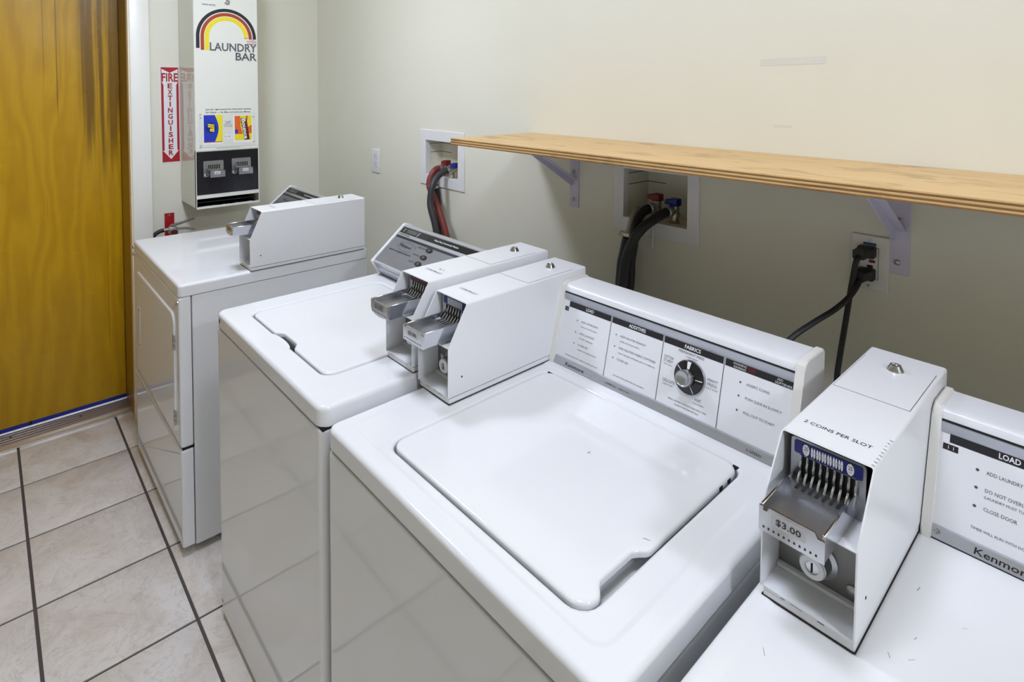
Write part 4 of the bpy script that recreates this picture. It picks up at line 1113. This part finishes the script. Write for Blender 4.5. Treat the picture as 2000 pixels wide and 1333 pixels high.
bm = BM(); poly(bm, fv, ellipse(.0670, .3770, .0235, .0245), .0026); part('soap_card_disc', bm, M['pack_navy'], sw)
bm = BM(); rect(bm, fv, .0360, .1160, .3085, .3120, .0022); part('soap_card_line', bm, M['orange_print'], sw)
bm = BM(); text(bm, fv, 'all', .0800, .3575, .0260, width=.0390, rot=math.pi / 2, h=.0028, bold=.03, shear=.15); part('soap_card_lettering', bm, M['yellow_print'], sw)
bm = BM(); rect(bm, fv, .1730, .2520, .3120, .4300, .0022); part('sheet_card_yellow', bm, M['yellow_print'], sw)
bm = BM(); poly(bm, fv, [(.1730, .3420), (.2100, .3420), (.2000, .3800), (.1980, .4300), (.1730, .4300)], .0024); poly(bm, fv, [(.2330, .3440), (.2520, .3440), (.2520, .3850), (.2330, .3750)], .0024); poly(bm, fv, [(.2240, .4300), (.2300, .4000), (.2360, .4300)], .0024)
part('sheet_card_orange', bm, M['orange'], sw)
bm = BM(); poly(bm, fv, [(.1990, .4180), (.2280, .4180), (.2420, .3140), (.2160, .3130)], .0026); part('sheet_card_maroon', bm, M['maroon'], sw)  # maroon band printed behind the pack lettering
bm = BM(); text(bm, fv, 'Bounce', .2040, .4150, .0185, width=.0990, rot=-math.pi / 2 + .13, h=.0029, bold=.03); part('sheet_card_lettering', bm, M['white_print'], sw)
bm = BM(); rect(bm, fv, .1740, .1880, .3460, .3640, .0027); part('sheet_card_badge', bm, M['pack_blue'], sw)
bm = BM()
for k, tx in enumerate(('COLUMN', 'IS EMPTY', 'WHEN COIN', 'IS RETURNED')): text(bm, fv, tx, .1430, .4020 - k * .0075, .0046, align='C', h=.0018, bold=.01)
part('notice_lettering', bm, M['black'], sw)
bm = BM(); rect(bm, fv, .1240, .1620, .3250, .3420, .0016, .0019); part('price_slip', bm, M['white_print'], sw)
bm = BM(); text(bm, fv, '$ 2.00', .1270, .3300, .0075, h=.0022); part('price_lettering', bm, M['grey_print'], sw)
# two coin slides on the black panel
def vend_slide(u0, v0):
    bm = BM(); poly(bm, fv, rrect(u0, u0 + .088, v0, v0 + .074, .005), -.006, -.002)
    s_ = part('coin_slide', bm, M['zinc'], vm, 'chrome push-in coin slide')
    bm = BM(); rect(bm, fv, u0 + .016, u0 + .074, v0 + .036, v0 + .056, -.002, -.0014); part('slot_backing', bm, M['void'], s_)
    for k in range(8):
        u = u0 + .018 + k * .0078
        bm = BM(); tube(bm, [fv.p(u, v0 + .057, -.001), fv.p(u, v0 + .047, .001), fv.p(u, v0 + .038, .004), fv.p(u, v0 + .030, .006)], .0018, 8, 3); part('slot_rib', bm, M['chrome'], s_)
    bm = BM(); rect(bm, fv, u0 + .014, u0 + .076, v0 + .004, v0 + .007, -.003, .054); rect(bm, fv, u0 + .014, u0 + .076, v0 + .026, v0 + .028, -.003, .054); part('tray', bm, M['zinc'], s_)
    bm = BM(); rect(bm, fv, u0 + .013, u0 + .0155, v0 + .004, v0 + .034, -.003, .056); part('tray_side', bm, M['black_gloss'], s_)
    bm = BM(); rect(bm, fv, u0 + .0755, u0 + .078, v0 + .004, v0 + .034, -.003, .056); part('tray_side', bm, M['chrome'], s_)
    bm = BM(); poly(bm, fv, [(u0 + .013, v0 + .003), (u0 + .078, v0 + .003), (u0 + .078, v0 + .029), (u0 + .072, v0 + .029), (u0 + .067, v0 + .035), (u0 + .024, v0 + .035), (u0 + .020, v0 + .031), (u0 + .013, v0 + .031)], .054, .057); part('tray_front', bm, M['zinc'], s_)
    bm = BM(); poly(bm, fv, rrect(u0 + .031, u0 + .056, v0 + .018, v0 + .030, .001), .0572, .0577); part('price_label', bm, M['white_print'], s_)
    bm = BM(); text(bm, fv, '$2.00', u0 + .0435, v0 + .0210, .0058, width=.018, align='C', h=.0580, bold=.02); part('price_lettering', bm, M['black'], s_)
    bm = BM(); lathe(bm, fv.p(u0 + .008, v0 + .009, -.002), (1, 0, 0), [(.005, 0), (.0045, .002), (.001, .003)], 12); part('bolt', bm, M['chrome'], s_)
vend_slide(.0330, .1480)
vend_slide(.1590, .1520)

# ================================================================== FIRE EXTINGUISHER AND ITS SIGN
SYa, SYb, SZ0, SZ1 = -.8000, -.7135, 1.1740, 1.6430
fs = F((0, SYa, SZ0), (0, 1, 0), (0, 0, 1)); sw_, sh_ = .1010, SZ1 - SZ0
sg = thing('fire_extinguisher_sign', (0.001, SYa + sw_ / 2, SZ0), 'tall red and white FIRE EXTINGUISHER arrow sign on the wall beside the vending machine', 'sign')
sw_ = .0835
bm = BM(); poly(bm, fs, rrect(0, sw_, 0, sh_, .002), .0002, .0016); part('board', bm, M['sign'], sg)
bm = BM(); PS = .0019; a = .0035; b = sw_ - .0035
# red border in the shape of a downward arrow on a white field
poly(bm, fs, [(a, sh_ - .0035), (b, sh_ - .0035), (b, sh_ - .0095), (sw_ / 2, sh_ - .030), (a, sh_ - .0095)], PS)
rect(bm, fs, a, a + .0030, .394, sh_ - .0095, PS); rect(bm, fs, b - .0030, b, .394, sh_ - .0095, PS)
poly(bm, fs, [(a, .394), (a + .003, .394), (a + .0105, .380), (a + .0105, .060), (a, .060)], PS); poly(bm, fs, [(b, .394), (b, .060), (b - .0105, .060), (b - .0105, .380), (b - .003, .394)], PS)
poly(bm, fs, [(a, .0600), (a + .0035, .0600), (sw_ / 2, .0170), (sw_ / 2, .0035), (a, .0035)], PS); poly(bm, fs, [(b, .0600), (b, .0035), (sw_ / 2, .0035), (sw_ / 2, .0170), (b - .0035, .0600)], PS)
part('border', bm, M['red_print'], sg)
bm = BM(); text(bm, fs, 'FIRE', sw_ / 2, .3970, .0400, width=.0700, align='C', h=.0021, bold=.025)
for k, ch in enumerate('EXTINGUISHER'): text(bm, fs, ch, sw_ / 2, .3640 - k * .0297, .0230, width=(.006 if ch == 'I' else .0205), align='C', h=.0021, bold=.03)
part('lettering', bm, M['red_print'], sg)

EX, EY = .098, -.777
ex = thing('fire_extinguisher', (EX, EY, .40), 'red fire extinguisher behind the left dryer with metal levers and black hose', 'fire extinguisher')
bm = BM(); lathe(bm, (EX, EY, .40), (0, 0, 1), [(.050, 0), (.056, .006), (.056, .330), (.052, .360), (.040, .385), (.024, .400), (.016, .408)], 28); part('cylinder', bm, M['red_paint'], ex)
bm = BM(); lathe(bm, (EX, EY, .806), (0, 0, 1), [(.0160, 0), (.0180, .004), (.0180, .018), (.0150, .022), (.0130, .050), (.0145, .052), (.0145, .066), (.008, .070)], 18)
box(bm, EX - .012, EX + .012, EY - .020, EY + .016, .846, .878, .004, 2); part('valve_body', bm, M['steel'], ex)
fl = F((EX + .009, EY, 0), (0, 1, 0), (0, 0, 1))
bm = BM(); poly(bm, fl, [(-.014, .876), (-.010, .888), (.080, .9055), (.096, .9050), (.090, .9000), (.004, .880)], -.018, 0)
bmesh.ops.bevel(bm, geom=list(bm.edges), offset=.0012, segments=1, affect='EDGES'); part('lever', bm, M['zinc'], ex, 'bright squeeze lever')
bm = BM(); poly(bm, fl, [(.010, .862), (.010, .872), (.060, .866), (.096, .852), (.094, .848), (.056, .857)], -.018, 0)
bmesh.ops.bevel(bm, geom=list(bm.edges), offset=.0012, segments=1, affect='EDGES'); part('carry_handle', bm, M['steel'], ex)
bm = BM(); lathe(bm, (EX + .012, EY + .003, .853), (1, -.3, 0), [(.016, 0), (.0165, .004), (.0165, .010), (.0145, .012), (.0135, .0105), (.001, .0105)], 22); part('gauge', bm, M['brass'], ex)
bm = BM(); lathe(bm, (EX + .0226, EY - .0002, .853), (1, -.3, 0), [(.0133, 0), (.0133, .0004)], 22); part('gauge_face', bm, M['maroon'], ex)
bm = BM(); cyl(bm, (EX, EY - .018, .866), (EX, EY - .044, .866), .0085, n=16); part('nozzle_fitting', bm, M['zinc'], ex)
bm = BM(); tube(bm, [(EX, EY - .040, .866), (EX, EY - .060, .862), (EX + .002, EY - .083, .846), (EX + .004, EY - .094, .815), (EX + .010, EY - .080, .74), (EX + .030, EY - .060, .62)], .0095, 12); part('hose', bm, M['rubber'], ex)
bm = BM(); box(bm, .0005, .006, -.793, -.751, .80, .9265, .001, 1); part('hanger', bm, M['red_paint'], ex, 'red wall hanger plate')
bm = BM(); lathe(bm, (.006, -.772, .916), (1, 0, 0), [(.005, 0), (.0045, .0015), (.001, .002)], 12); part('hanger_screw', bm, M['zinc'], ex)
bm = BM(); box(bm, .004, EX - .01, -.783, -.765, .815, .823); part('hanger_hook', bm, M['red_paint'], ex)
